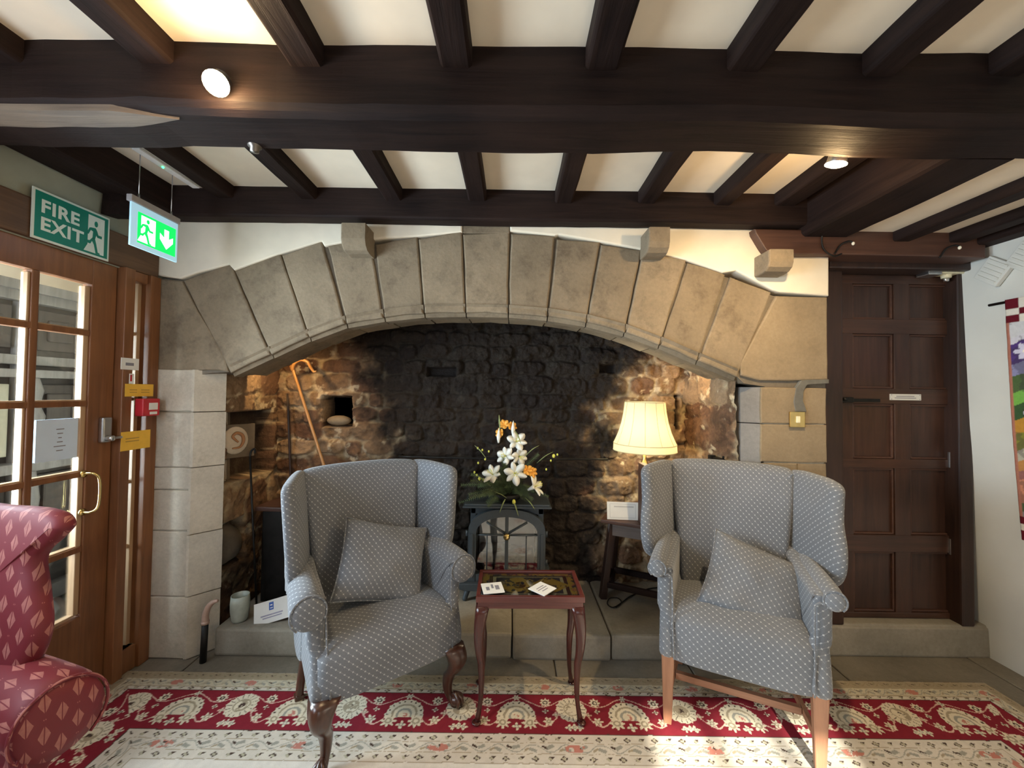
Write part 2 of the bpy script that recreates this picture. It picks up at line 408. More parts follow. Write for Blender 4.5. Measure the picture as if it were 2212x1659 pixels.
        rings = [[fn(q.x, q.y, d) for q in off(o)] for o, d in levels]
        R_ = [[s.bm.verts.new(p) for p in r] for r in rings]; n = len(P); new = []
        for i in range(len(R_) - 1):
            for j in range(n):
                k = (j + 1) % n; new.append(s.face([R_[i][j], R_[i][k], R_[i + 1][k], R_[i + 1][j]], None, False))
        caps = [s.face(R_[0][::-1], None, False), s.face(R_[-1], None, False)]
        caps = [c for c in caps if c]
        for f in caps: f.normal_update()
        r = bmesh.ops.triangulate(s.bm, faces=caps, ngon_method='EAR_CLIP')
        s.boxuv([f for f in new if f] + list(r['faces'])); return s
    def build(s, name, mat, parent=None, label=None, cat=None, group=None, kind=None, recalc=True, merge=None):
        if merge: bmesh.ops.remove_doubles(s.bm, verts=s.bm.verts, dist=merge)
        if recalc: bmesh.ops.recalc_face_normals(s.bm, faces=s.bm.faces)
        me = bpy.data.meshes.new(name); s.bm.to_mesh(me); s.bm.free()
        me.materials.append(mat)
        o = bpy.data.objects.new(name, me); COL.objects.link(o)
        if parent: o.parent = parent
        return tag(o, label, cat, group, kind)
XZ = lambda u, v, d: Vector((u, d, v))
YZ = lambda u, v, d: Vector((d, u, v))
XY = lambda u, v, d: Vector((u, v, d))
def pxz(pts, Y): return [(aY(x, y, Y).x, aY(x, y, Y).z) for x, y in pts]
def wobble(poly, step=0.04, amp=0.002, seed=0):
    out = []; n = len(poly)
    for i in range(n):
        a, b_ = Vector(poly[i]), Vector(poly[(i + 1) % n]); m = max(1, int((b_ - a).length / step))
        for k in range(m):
            p = a.lerp(b_, k / m)
            j = Vector((mnoise.noise(Vector((p.x * 9, p.y * 9, seed))), mnoise.noise(Vector((p.x * 9, p.y * 9, seed + 7.7))))) * amp * 2
            out.append(tuple(p + j))
    return out

def grid_mesh(name, X, Y, Zc, colr, mat, parent=None, **kw):
    """grid arrays (ny,nx) of coordinates + colour attribute"""
    ny, nx = X.shape
    co = np.stack([X, Y, Zc], -1).reshape(-1, 3).astype(np.float32)
    idx = np.arange(ny * nx).reshape(ny, nx)
    q = np.stack([idx[:-1, :-1], idx[:-1, 1:], idx[1:, 1:], idx[1:, :-1]], -1).reshape(-1, 4).astype(np.int32)
    me = bpy.data.meshes.new(name)
    me.vertices.add(len(co)); me.vertices.foreach_set('co', co.ravel())
    me.loops.add(q.size); me.loops.foreach_set('vertex_index', q.ravel())
    me.polygons.add(len(q)); me.polygons.foreach_set('loop_start', np.arange(0, q.size, 4, dtype=np.int32))
    me.polygons.foreach_set('use_smooth', np.ones(len(q), dtype=bool))
    me.update(calc_edges=True)
    a = me.color_attributes.new('col', 'FLOAT_COLOR', 'POINT')
    c4 = np.ones((ny * nx, 4), np.float32); c4[:, :3] = colr.reshape(-1, 3)
    a.data.foreach_set('color', c4.ravel())
    me.materials.append(mat)
    o = bpy.data.objects.new(name, me); COL.objects.link(o)
    if parent: o.parent = parent
    return tag(o, **kw)

def vnoise(x, y, sc, seed=0, octs=4):
    """cheap value noise on arrays, 0..1"""
    out = np.zeros_like(x, dtype=np.float64); amp = 1; tot = 0
    for o in range(octs):
        fx = x * sc * 2 ** o + 17.3 * o + seed * 3.1; fy = y * sc * 2 ** o - 9.1 * o + seed * 1.7
        ix = np.floor(fx).astype(np.int64); iy = np.floor(fy).astype(np.int64); u = fx - ix; v = fy - iy
        u = u * u * (3 - 2 * u); v = v * v * (3 - 2 * v)
        def h(a, b):
            n = (a * 374761393 + b * 668265263 + (seed + o * 13) * 974711) & 0xffffffff
            n = ((n ^ (n >> 13)) * 1274126177) & 0xffffffff
            return ((n ^ (n >> 16)) & 0xffff) / 65535.0
        out += amp * ((h(ix, iy) * (1 - u) + h(ix + 1, iy) * u) * (1 - v) + (h(ix, iy + 1) * (1 - u) + h(ix + 1, iy + 1) * u) * v)
        tot += amp; amp *= 0.55
    return out / tot
def sstep(a, b, x): t_ = np.clip((x - a) / (b - a), 0, 1); return t_ * t_ * (3 - 2 * t_)

# ================================================================== THE ROOM
XL, XR, CEIL, YR, YW = -1.95, 2.56, 2.51, -2.3, 2.14
def struct(mb, name, mat, parent=None, label=None): return mb.build(name, mat, parent, kind='structure' if parent is None else None, label=label)
mb = MB()                                                   # flagstones, each slab an island with its own tone
ys = [-2.3, -1.6, -0.9, -0.2, 0.5, 1.2, 1.86, 2.25]
random.seed(3)
for r_ in range(len(ys) - 1):
    x = -2.05 - random.random() * 0.4
    while x < 2.9:
        wd = random.uniform(0.55, 1.0); x1 = min(x + wd, 2.95)
        mb.box(max(x, -2.05) + 0.004, x1 - 0.004, ys[r_] + 0.004, ys[r_ + 1] - 0.004, -0.06, random.uniform(-0.002, 0.002), 0.004, seg=1)
        x = x1
mb.box(-2.05, 2.95, -2.3, 2.9, -0.10, -0.012)
struct(mb, 'floor', flag)
mb = MB(); mb.box(XL - 0.1, 2.9, YR, 1.40, CEIL, CEIL + 0.08); mb.box(XL - 0.1, 1.60, 1.40, 2.46, CEIL, CEIL + 0.08)
struct(mb, 'ceiling', plaster)
mb = MB(); mb.box(1.60, 2.9, 1.40, 2.46, 2.335, 2.40); struct(mb, 'ceiling_recess', plaster)
# wall on the door side: slightly battered plaster
mb = MB()
for (ya, yb) in ((YR, 2.46),):
    rings = [[(2.70, ya, -0.02), (2.9, ya, -0.02), (2.9, ya, 2.6), (2.545, ya, 2.6), (2.56, ya, 2.25), (2.60, ya, 1.3), (2.665, ya, 0.45)],]
    rings.append([(p[0], yb, p[2]) for p in rings[0]]); mb.loft(rings, smooth=False)
struct(mb, 'wall_right', plaster_white)
# rear wall with two windows (behind the camera)
def wall_holes(u0, u1, v0, v1, holes, d0, d1, fn):
    us = sorted({u0, u1} | {h[0] for h in holes} | {h[1] for h in holes}); vs = sorted({v0, v1} | {h[2] for h in holes} | {h[3] for h in holes})
    mb = MB()
    for i in range(len(us) - 1):
        for j in range(len(vs) - 1):
            cu, cv = (us[i] + us[i + 1]) / 2, (vs[j] + vs[j + 1]) / 2
            if any(h[0] < cu < h[1] and h[2] < cv < h[3] for h in holes): continue
            a, b_ = fn(us[i], vs[j], d0), fn(us[i + 1], vs[j + 1], d1)
            mb.box(min(a.x, b_.x), max(a.x, b_.x), min(a.y, b_.y), max(a.y, b_.y), min(a.z, b_.z), max(a.z, b_.z))
    return mb
RW = [(0.08, 0.90, 0.85, 2.05)]
struct(wall_holes(XL - 0.15, 2.9, -0.02, 2.6, RW, YR - 0.2, YR, XZ), 'wall_rear', plaster_arch)
LW = [(-0.15, 0.95, 0.85, 2.0), (1.10, 1.945, -0.02, 2.04), (1.975, 2.085, 0.12, 2.0)]
struct(wall_holes(YR, 2.46, -0.02, 2.6, LW, XL - 0.12, XL, YZ), 'wall_left', plaster_grey)
def casement(name, u0, u1, v0, v1, d, fn, nu, nv):
    t_ = 0.04; e = empty(name, fn(u0, v0, d), kind='structure')
    inv = Matrix.Translation(-Vector(fn(u0, v0, d)))
    mb = MB()
    def bx(a0, a1, b0, b1):
        p, q = fn(a0, b0, d - 0.03), fn(a1, b1, d + 0.03)
        mb.box(min(p.x, q.x), max(p.x, q.x), min(p.y, q.y), max(p.y, q.y), min(p.z, q.z), max(p.z, q.z), 0.004, inv)
    for k in range(nu + 1): c = u0 + (u1 - u0) * k / nu; bx(max(u0, c - t_ / 2), min(u1, c + t_ / 2), v0, v1)
    for k in range(nv + 1): c = v0 + (v1 - v0) * k / nv; bx(u0, u1, max(v0, c - t_ / 2), min(v1, c + t_ / 2))
    mb.build('window_frame', pine_light, e)
    g = MB(); p, q = fn(u0, v0, d - 0.003), fn(u1, v1, d + 0.003)
    g.box(min(p.x, q.x), max(p.x, q.x), min(p.y, q.y), max(p.y, q.y), min(p.z, q.z), max(p.z, q.z), 0, inv); g.build('pane', glass_m, e)
casement('window_2', *RW[0], YR - 0.1, XZ, 3, 2);
casement('window_3', *LW[0], XL - 0.07, YZ, 3, 2)

# ------------------------------------------------------------------ inglenook fireplace
fire = empty('stone_fireplace', (0, YW, 0), label='wide stone inglenook fireplace with a segmental arch of wedge stones', cat='fireplace')
FM = Matrix.Translation((0, -YW, 0))
def fprism(mb, poly, a, b_, bev=0.004): mb.prism(poly, a - YW, b_ - YW, XZ, bev)
outer = [(395, 605), (505, 585), (607, 552), (706, 530), (808, 527), (902, 516), (999, 506), (1102, 504), (1202, 516), (1297, 527), (1387, 545), (1484, 567), (1576, 599), (1673, 638)]
outer2 = [(500, 570), (607, 545), (697, 520), (800, 514), (902, 511), (999, 500), (1102, 500), (1200, 510), (1297, 522), (1387, 540), (1484, 560), (1570, 592), (1668, 632)]
inner = [(497, 806), (585, 766), (667, 729), (747, 700), (829, 686), (916, 677), (1006, 675), (1098, 677), (1183, 684), (1267, 697), (1350, 718), (1426, 745), (1508, 780), (1593, 815)]
mb = MB(); g_ = 1.6
for i in range(13):
    a, b_, c, d = outer[i], outer2[i], inner[i + 1], inner[i]
    mid = ((c[0] + d[0]) / 2, (c[1] + d[1]) / 2 - 1.5)
    poly = [(a[0] + g_, a[1]), (b_[0] - g_, b_[1]), (c[0] - g_, c[1]), mid, (d[0] + g_, d[1])]
    fprism(mb, wobble(pxz(poly, YW), 0.05, 0.0025, i), YW - random.uniform(0, 0.006), 2.46, 0.009)
mb.build('arch', ashlar, fire, merge=None)
# chamfer band along the arch edge
mb = MB()
for i in range(13):
    pa, pb = pxz([inner[i], inner[i + 1]], YW); 
    o = 0.028
    rings = []
    for (x, z) in ((pa[0] + 0.003, pa[1]), (pb[0] - 0.003, pb[1])):
        rings.append([Vector((x, -0.012, z + 0.045)), Vector((x, 0.03, z - 0.018)), Vector((x, 0.10, z - 0.018)), Vector((x, 0.10, z + 0.045))])
    mb.loft(rings, smooth=False)
mb.build('arch_chamfer', ashlar, fire, label='worn chamfered lower edge of the arch')
# haunch blocks
mb = MB(); fprism(mb, wobble(pxz([(343, 601), (392, 607), (440, 690), (488, 775), (494, 803), (470, 800), (338, 800)], YW), 0.05, 0.003, 21), YW - 0.004, 2.46, 0.009); mb.build('haunch_stone', ashlar, fire)
mb = MB(); fprism(mb, wobble(pxz([(1676, 640), (1786, 642), (1788, 822), (1640, 822), (1600, 812), (1597, 785)], YW), 0.05, 0.003, 22), YW - 0.004, 2.46, 0.009); mb.build('haunch_stone', ashlar_r, fire)
# mortar behind the joints
mb = MB()
poly = [(345, 600)] + [outer[i] for i in range(14)] + [(1786, 642), (1788, 1352), (1660, 1352), (1655, 835), (1610, 828)] + [(x, y - 3) for x, y in inner[::-1]] + [(450, 806), (412, 812), (408, 1410), (330, 1418)]
fprism(mb, pxz(poly, YW), YW + 0.012, 2.44, 0); mb.build('mortar', mortar, fire)
lime = stone('lime_mortar', (0.34, 0.30, 0.23), (0.46, 0.41, 0.32), (0.2, 0.17, 0.13), tone=0)
for xa_, xb_, zt_ in ((-1.945, -1.735, 1.545), (1.375, 1.700, 1.49)):
    mb = MB(); fprism(mb, [(xa_, 0.0), (xb_, 0.0), (xb_, zt_), (xa_, zt_)], YW + 0.0055, YW + 0.05, 0); mb.build('pier_mortar', lime, fire)
# left pier: flat face, splayed jamb, blocks in courses
def pier(xs, zs, mat, seed, right=False):
    mb = MB(); random.seed(seed)
    for j in range(len(zs) - 1):
        z0, z1 = zs[j], zs[j + 1]
        spl = [xs[0]] + ([xs[1]] if (j % 2 == 0 or len(xs) == 2) else [xs[1] - 0.09, xs[1]]) if not right else ([xs[0], xs[1]] if j % 2 else [xs[0], xs[0] + 0.2, xs[1]])
        for k in range(len(spl) - 1):
            fprism(mb, wobble([(spl[k] + .002, z0 + .003), (spl[k + 1] - .002, z0 + .003), (spl[k + 1] - .002, z1 - .002), (spl[k] + .002, z1 - .002)], 0.05, 0.002, seed + j), YW - random.uniform(0, 0.007), 2.40, 0.006)
    return mb
zl = [0.0, 0.33, 0.68, 0.90, 1.02, 1.32, 1.552]
pier([-1.948, -1.724], zl, ashlar_l, 5).build('pier', ashlar_l, fire)
zr = [0.0, 0.42, 0.82, 1.09, 1.30, 1.50]
pier([1.349, 1.712], zr, ashlar_r, 9, True).build('pier', ashlar_r, fire)
def jamb(pts, zs, mat, name, seed):
    """splayed jamb: plan polygon between courses"""
    mb = MB(); random.seed(seed)
    for j in range(len(zs) - 1):
        p = [Vector((x + random.uniform(-.003, .003), y - YW)) for x, y in pts]
        mb.prism(p, zs[j] + .002, zs[j + 1] - .002, XY, 0.004)
    return mb.build(name, mat, fire)
jamb([(-1.730, 2.1275), (-1.716, 2.1275), (-1.62, 2.235), (-1.655, 2.28), (-1.726, 2.28)], [0.0, 0.0001 + 0.33, 0.66], ashlar_l, 'jamb', 3)
jamb([(-1.730, 2.1275), (-1.716, 2.1275), (-1.62, 2.235), (-1.655, 2.28), (-1.726, 2.28)], [0.66, 1.02, 1.32, 1.552], ashlar_l, 'jamb', 4)
jamb([(1.356, 2.141), (1.278, 2.20), (1.270, 2.31), (1.356, 2.31)], [0.0, 0.42, 0.82, 1.30, 1.50], stone('grey_jamb', (0.17, 0.16, 0.15), (0.26, 0.245, 0.23), (0.11, 0.10, 0.09), tone=0.15), 'jamb', 6)

def seeds_grid(u0, u1, v0, v1, cu, cv, seed):
    rs = np.random.RandomState(seed); pts = []
    v = v0 - cv; r_ = 0
    while v < v1 + cv:
        h = cv * rs.uniform(0.7, 1.35); u = u0 - cu * rs.uniform(0.5, 1.5)
        while u < u1 + cu:
            w_ = cu * rs.uniform(0.55, 1.5); pts.append((u + w_ / 2, v + h / 2 + rs.uniform(-.012, .012), w_, h, rs.rand(), rs.rand())); u += w_
        v += h
    return pts
def rubble_field(U, V, cu=0.20, cv=0.105, seed=1):
    """distance to the joints, stone tone and bulge of a coursed rubble wall"""
    pts = seeds_grid(U.min(), U.max(), V.min(), V.max(), cu, cv, seed)
    wu = U + 0.03 * (vnoise(U, V, 9, seed) - .5); wv = V + 0.03 * (vnoise(U, V, 9, seed + 5) - .5)
    best = np.full(U.shape, 9.0); sec = np.full(U.shape, 9.0); tone = np.zeros(U.shape); hue = np.zeros(U.shape)
    for (cx, cy, w_, h, a, b_) in pts:
        du = np.maximum(np.abs(wu - cx) / (w_ / 2), 1e-6); dv = np.abs(wv - cy) / (h / 2)
        d = (du ** 3.2 + dv ** 3.2) ** (1 / 3.2)
        m_ = d < best
        sec = np.where(m_, best, np.minimum(sec, d)); best = np.where(m_, d, best)
        tone = np.where(m_, a, tone); hue = np.where(m_, b_, hue)
    return best, tone, hue
def lerp3(a, b_, f): return np.array(a)[None, None, :] * (1 - f[..., None]) + np.array(b_)[None, None, :] * f[..., None]
def mix3(c, d, f): return c * (1 - f[..., None]) + np.array(d)[None, None, :] * f[..., None] if not isinstance(d, np.ndarray) or d.ndim == 1 else c * (1 - f[..., None]) + d * f[..., None]

def rubble_wall(name, u0, u1, v0, v1, step, place, holes, soot, seed, bulge=0.024, cu=0.2, cv=0.105):
    nu, nv = int((u1 - u0) / step) + 1, int((v1 - v0) / step) + 1
    U, V = np.meshgrid(np.linspace(u0, u1, nu), np.linspace(v0, v1, nv))
    best, tone, hue = rubble_field(U, V, cu, cv, seed)
    inside = 1 - sstep(0.80, 1.0, best + 0.35 * (vnoise(U, V, 11, seed + 50) - .5))
    rough = vnoise(U, V, 14, seed + 2, 5)
    D = inside * (0.008 + bulge * tone * (0.75 + 0.25 * (1 - best.clip(0, 1) ** 2))) + 0.05 * (rough - .5) + 0.02 * (vnoise(U, V, 38, seed + 40) - .5) + 0.05 * (vnoise(U, V, 3, seed + 9) - .5)
    st = lerp3((0.15, 0.085, 0.045), (0.40, 0.27, 0.16), np.clip(tone * 0.7 + rough * 0.5 - 0.1, 0, 1))
    st = mix3(st, (0.11, 0.045, 0.025), (hue > 0.72) * 0.65)
    mo = lerp3((0.34, 0.25, 0.15), (0.60, 0.47, 0.30), vnoise(U, V, 22, seed + 4))
    c = mix3(st, mo, (1 - inside) * sstep(0.38, 0.58, vnoise(U, V, 7, seed + 11)))
    lime = sstep(0.66, 0.74, vnoise(U, V, 16, seed + 21, 5)); c = mix3(c, (0.66, 0.55, 0.38), lime * 0.7)
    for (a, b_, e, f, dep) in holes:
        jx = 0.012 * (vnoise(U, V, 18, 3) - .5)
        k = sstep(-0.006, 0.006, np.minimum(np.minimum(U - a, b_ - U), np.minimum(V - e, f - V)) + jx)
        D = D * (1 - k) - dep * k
        c = mix3(c, (0.035, 0.022, 0.015), (k > 0.6) * 0.93)  # hole interiors coloured near-black, their shade put into the colour
    s = soot(U, V, vnoise(U, V, 5, seed + 31, 5))
    c = mix3(c, np.array([0.009, 0.006, 0.005]), s)
    X, Y, Zc = place(U, V, D)
    return grid_mesh(name, X, Y - YW, Zc, c, rubble_m, fire)
nh = aY(696, 856, 2.78); nh2 = aY(757, 922, 2.78)
def soot_back(U, V, n):
    # smoke-blackened middle: broad at the top, narrowing to the hearth
    half = 0.80 - 0.10 * (V < 0.9) + 0.25 * sstep(1.4, 1.9, V)
    cx = -0.12 + 0.0 * U
    return sstep(0.16, -0.10, np.abs(U - cx) - half + (n - .5) * 0.55) * 0.96
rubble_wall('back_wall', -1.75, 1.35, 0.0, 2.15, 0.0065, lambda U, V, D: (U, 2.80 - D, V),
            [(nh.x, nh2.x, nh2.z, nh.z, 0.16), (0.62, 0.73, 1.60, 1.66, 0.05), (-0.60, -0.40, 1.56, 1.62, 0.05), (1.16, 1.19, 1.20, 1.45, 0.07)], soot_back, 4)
def soot_l(U, V, n): return sstep(0.55, 0.8, n) * 0.5 + 0.35 * sstep(0.75, 0.35, V)
na, nb = aX(505, 893, -1.62), aX(598, 1015, -1.62); na2, nb2 = aX(488, 1115, -1.62), aX(548, 1262, -1.62)
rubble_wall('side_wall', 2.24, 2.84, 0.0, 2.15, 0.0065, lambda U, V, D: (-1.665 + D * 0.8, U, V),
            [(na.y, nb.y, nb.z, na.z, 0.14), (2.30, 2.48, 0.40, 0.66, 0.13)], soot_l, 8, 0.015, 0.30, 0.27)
rubble_wall('side_wall', 2.20, 2.84, 0.0, 2.15, 0.0065, lambda U, V, D: (1.262 - D * 0.8 - (U - 2.2) * 0.05, U, V),
            [], lambda U, V, n: sstep(0.6, 0.85, n) * 0.4, 12, 0.02, 0.28, 0.22)
mb = MB(); mb.box(-1.80, 1.45, 2.46 - YW, 2.9 - YW, 2.10, 2.2); mb.build('flue_throat', iron, fire, label='soot-black throat of the chimney')
mb = MB(); mb.box(-1.95, 2.9, 2.96, 3.06, -0.1, 2.6)
mb.box(1.36, 1.72, 2.42, 2.96, -0.1, 2.6); mb.box(-2.05, -1.83, 2.42, 2.96, -0.1, 2.6); mb.box(1.72, 2.9, 2.47, 2.96, -0.1, 2.6); mb.box(-2.05, 1.72, 2.47, 2.96, 2.2, 2.6)
struct(mb, 'wall_back', plaster_arch)
# hearth slabs
mb = MB(); hx = [-1.60, -0.72, 0.02, 0.56, 1.262]
for i in range(4):
    mb.box(hx[i] + .003, hx[i + 1] - .003, 2.165 + 0.01 * (i % 2) - YW, 2.86 - YW, 0.0, 0.135 + 0.012 * (i == 0), 0.014)
mb.build('hearth', hearth_m, fire)

# plaster panel over the arch, with its ragged raised lip along the stones
def lip(pts): return [(x, y - 4) for x, y in pts]
pb = [(343, 596), (372, 600), (392, 603), (430, 590), (497, 573), (508, 585), (600, 552), (696, 523), (702, 533), (760, 522), (840, 516), (905, 512), (999, 503), (999, 470), (1102, 470), (1102, 500), (1198, 510), (1206, 508), (1300, 524), (1400, 543), (1478, 562), (1560, 590), (1588, 586), (1668, 628), (1682, 632), (1788, 640)]
poly = pxz(pb + [(1788, 470), (343, 458)], YW)
poly[-1] = (XL, 2.5); poly[-2] = (poly[-2][0], 2.5)
mb = MB(); mb.prism([p for p in poly], YW - 0.010, 2.46, XZ, 0.008)
struct(mb, 'wall_plaster', plaster_arch)
mb = MB(); mb.box(aY(1000, 490, YW).x, aY(1101, 490, YW).x, YW - 0.004, 2.46, 2.32, 2.40, 0.006); mb.build('arch_keystone', ashlar, None, kind='structure')

# ------------------------------------------------------------------ beams
def beam(name, x0, x1, y0, y1, z0, z1, mat, label, cat='beam', group=None, bev=0.012, seed=0, amp=0.006, hang=True):
    """hewn timber: the section wanders a little along its length"""
    mb = MB(); axis = 0 if abs(x1 - x0) > abs(y1 - y0) else 1
    ln = max(x1 - x0, y1 - y0); n = max(6, int(ln / 0.10)); rings = []
    for i in range(n + 1):
        s_ = i / n
        def nz(k): return mnoise.noise(Vector((s_ * ln * 1.6, k * 5.1, seed * 3.3))) * amp + mnoise.noise(Vector((s_ * ln * 7, k * 5.1, seed * 3.3 + 9))) * amp * 0.4
        if axis == 0: a0, a1 = y0 + nz(1), y1 + nz(2); c = x0 + (x1 - x0) * s_
        else: a0, a1 = x0 + nz(1), x1 + nz(2); c = y0 + (y1 - y0) * s_
        zb, zt = z0 + nz(3), z1; q = min(bev, 0.3 * (a1 - a0))
        sec = [(a0, zt), (a0, zb + q), (a0 + q * .4, zb + q * .4), (a0 + q, zb), (a1 - q, zb), (a1 - q * .4, zb + q * .4), (a1, zb + q), (a1, zt)]
        rings.append([Vector((c, u, v)) if axis == 0 else Vector((u, c, v)) for u, v in sec])
    mb.loft(rings, smooth=False)
    return mb.build(name, mat, None, label, cat, group)
beam('ceiling_beam', XL, 2.70, 1.185, 1.40, 2.300, CEIL, oak_x, 'thick hewn dark oak crossbeam spanning the room, carrying two spotlights', bev=0.03, seed=1, amp=0.012)
bm0 = bpy.data.objects['ceiling_beam']
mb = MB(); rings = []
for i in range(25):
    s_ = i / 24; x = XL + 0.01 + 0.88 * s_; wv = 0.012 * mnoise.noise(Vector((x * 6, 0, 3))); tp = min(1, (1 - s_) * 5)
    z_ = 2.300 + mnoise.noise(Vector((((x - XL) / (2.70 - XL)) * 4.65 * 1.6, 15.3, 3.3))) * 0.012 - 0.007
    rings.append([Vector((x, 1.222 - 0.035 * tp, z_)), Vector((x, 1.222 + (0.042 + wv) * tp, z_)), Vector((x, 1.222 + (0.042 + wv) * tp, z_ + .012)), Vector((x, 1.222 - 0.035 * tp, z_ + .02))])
mb.loft(rings, smooth=False); mb.build('worn_lit_edge', wood('worn_lit_oak', (0.07, 0.05, 0.04), (0.24, 0.18, 0.13), 'X', 0.7, 8, 0.6), bm0, label='pale worn strip with painted highlight along the lower edge')  # worn strip made paler, the lit chamfer put into its colour
beam('ceiling_beam', XL, 1.66, 2.035, 2.128, 2.352, CEIL, oak_x, 'dark oak beam on stone corbels along the fireplace wall', bev=0.012, seed=2, amp=0.006)
beam('ceiling_beam', 1.53, 1.79, 1.38, 2.13, 2.302, CEIL, oak_y, 'heavy dark trimmer beam between the spotlight and the door corner', bev=0.02, seed=3)
beam('ceiling_beam', XL, -1.79, 1.40, 2.035, 2.36, CEIL, oak_y, 'dark wall beam above the FIRE EXIT sign', bev=0.015, seed=4)
JX = [-1.51, -1.075, -0.632, -0.193, 0.258, 0.69, 1.09, 1.42]
far_l = ['above the hanging green exit sign', 'just past the small unlit fitting, towards the exit sign', 'above the crook leaning in the fireplace', 'above the middle of the arch, on the crook side', 'above the middle of the arch, on the lamp side', 'above the second stone corbel from the exit sign', 'ending above the arch shoulder on the dark door side', 'close beside the thick trimmer beam']
near_l = ['whose end is by the lit spotlight nearest the FIRE EXIT sign', 'meeting the crossbeam just beside the lit spotlight', 'third from the glazed door', 'meeting the crossbeam over the flower arrangement', 'meeting the crossbeam over the table lamp', 'third from the panelled door wall', 'second from the panelled door wall', 'closest to the panelled door wall']
for i, x in enumerate(JX):
    h = 0.048 if i < 7 else 0.06
    beam('ceiling_joist', x - h, x + h - 0.005, 1.395, 2.04, 2.445, CEIL, oak_y, 'far-bay oak joist ' + far_l[i], 'joist', 'joists between crossbeam and fireplace beam', 0.01, 10 + i, 0.006)
NX = [-1.56, -1.10, -0.645, -0.185, 0.262, 0.70, 1.115, 1.50]
for i, x in enumerate(NX):
    beam('ceiling_joist', x - 0.053, x + 0.05, YR, 1.19, 2.44, CEIL, oak_y, 'near-bay oak joist ' + near_l[i], 'joist', 'joists on the room side of the crossbeam', 0.01, 30 + i, 0.007)
for x, lb in ((2.06, 'red-brown joist above the panelled door, nearer the trimmer beam'), (2.36, 'red-brown joist above the door closer')):
    beam('ceiling_joist', x - 0.04, x + 0.05, 1.39, 2.12, 2.285, 2.335, oak_y, lb, 'joist', 'low joists over the panelled door', 0.008, int(x * 10), 0.004)
beam('ceiling_beam', 2.47, 2.60, 1.395, 2.12, 2.27, 2.335, oak_y, 'dark edge beam along the white plaster wall with the quilt', bev=0.01, seed=51)
# door head timber with its rounded bracket end
hd = pxz([(1632, 503), (1655, 540), (1668, 549), (1788, 549), (2130, 556), (2130, 500), (1788, 497), (1630, 494)], 2.08)
mb = MB(); mb.prism(catmull([(*p,) for p in [(a, b_, 0) for a, b_ in hd[:3]]], 5) and [(v.x, v.y) for v in catmull([(a, b_, 0) for a, b_ in hd[:3]], 5)] + hd[3:], 2.08, 2.20, XZ, 0.006)
mb.build('door_head_beam', oak_red, None, 'red-brown timber over the panelled door, resting on a stone corbel', 'beam')
# corbels
def corbel(px0, px1, py0, py1, label):
    a, b_ = aY(px0, py0, 2.0), aY(px1, py1, 2.0); z1 = max(a.z, b_.z); z0 = min(a.z, b_.z)
    e = MB(); h = z1 - z0
    prof = [(2.005, z1), (2.005, z0 + h * 0.42), (2.015, z0 + h * 0.2), (2.04, z0 + h * 0.05), (2.075, z0), (2.15, z0), (2.15, z1)]
    e.prism(prof, a.x, b_.x, YZ, 0.008); return e.build('stone_corbel', ashlar, None, label, 'corbel', 'stone corbels above the arch')
corbel(735, 787, 480, 538, 'square stone corbel under the beam on the exit sign side of the arch')
corbel(1402, 1448, 489, 543, 'stone corbel under the beam on the table lamp side of the arch')
corbel(1663, 1716, 537, 584, 'rounded stone corbel under the door head timber beside the panelled door')

# ------------------------------------------------------------------ glazed door side (wall_left)
GX = XL
def lx(mb, y0, y1, z0, z1, x0=-0.0, x1=0.045, bev=0.004, org=None):
    mb.box(GX + x0, GX + x1, y0, y1, z0, z1, bev, Matrix.Translation(-Vector(org)) if org else None)
mb = MB(); lx(mb, 0.9, 2.13, 2.045, 2.205, -0.1, 0.02, 0.008); struct(mb, 'trim_1', lintel_m)
mb = MB(); lx(mb, 1.935, 1.985, 0, 2.045, -0.1, 0.035); lx(mb, 2.075, 2.135, 0, 2.045, -0.1, 0.03); lx(mb, 1.985, 2.075, 0, 0.12, -0.08, 0.015); lx(mb, 1.985, 2.075, 1.995, 2.045, -0.08, 0.015)
lx(mb, 1.055, 1.105, 0, 2.045, -0.1, 0.03)
struct(mb, 'trim_2', pine_z)
e = empty('window_1', (GX, 1.99, 0.12), kind='structure')
mb = MB(); o_ = (GX, 1.99, 0.12)
lx(mb, 1.985, 2.003, 0.12, 2.0, -0.06, -0.02, 0.002, o_); lx(mb, 2.057, 2.077, 0.12, 2.0, -0.06, -0.02, 0.002, o_)
for z in (0.62, 0.95, 1.38, 1.72): lx(mb, 2.0, 2.06, z, z + 0.018, -0.05, -0.03, 0.002, o_)
mb.build('window_frame', pine_light, e)
mb = MB(); lx(mb, 2.0, 2.06, 0.13, 1.99, -0.045, -0.041, 0, o_); mb.build('pane', glass_m, e)
DO = (GX, 1.93, 0.01)
door = empty('door_1', DO, kind='structure')
mb = MB(); a0, a1 = 1.105, 1.93
lx(mb, 1.818, a1, 0.01, 2.04, -0.05, -0.005, 0.004, DO); lx(mb, a0, 1.215, 0.01, 2.04, -0.05, -0.005, 0.004, DO)
lx(mb, 1.21, 1.82, 1.925, 2.04, -0.05, -0.005, 0.004, DO); lx(mb, 1.21, 1.82, 0.01, 0.40, -0.05, -0.005, 0.004, DO)
door_frame = mb.build('frame', pine_z, door)
zs_ = [0.40, 0.708, 1.05, 1.372, 1.697, 1.925]; yv = [1.215, 1.411, 1.604, 1.818]
mb = MB()
for y in yv[1:3]: lx(mb, y - 0.013, y + 0.013, 0.40, 1.925, -0.048, -0.006, 0.004, DO)
for z in zs_[1:5]: lx(mb, 1.215, 1.818, z - 0.013, z + 0.013, -0.047, -0.007, 0.004, DO)
mb.build('glazing_bars', pine_z, door)
mb = MB()
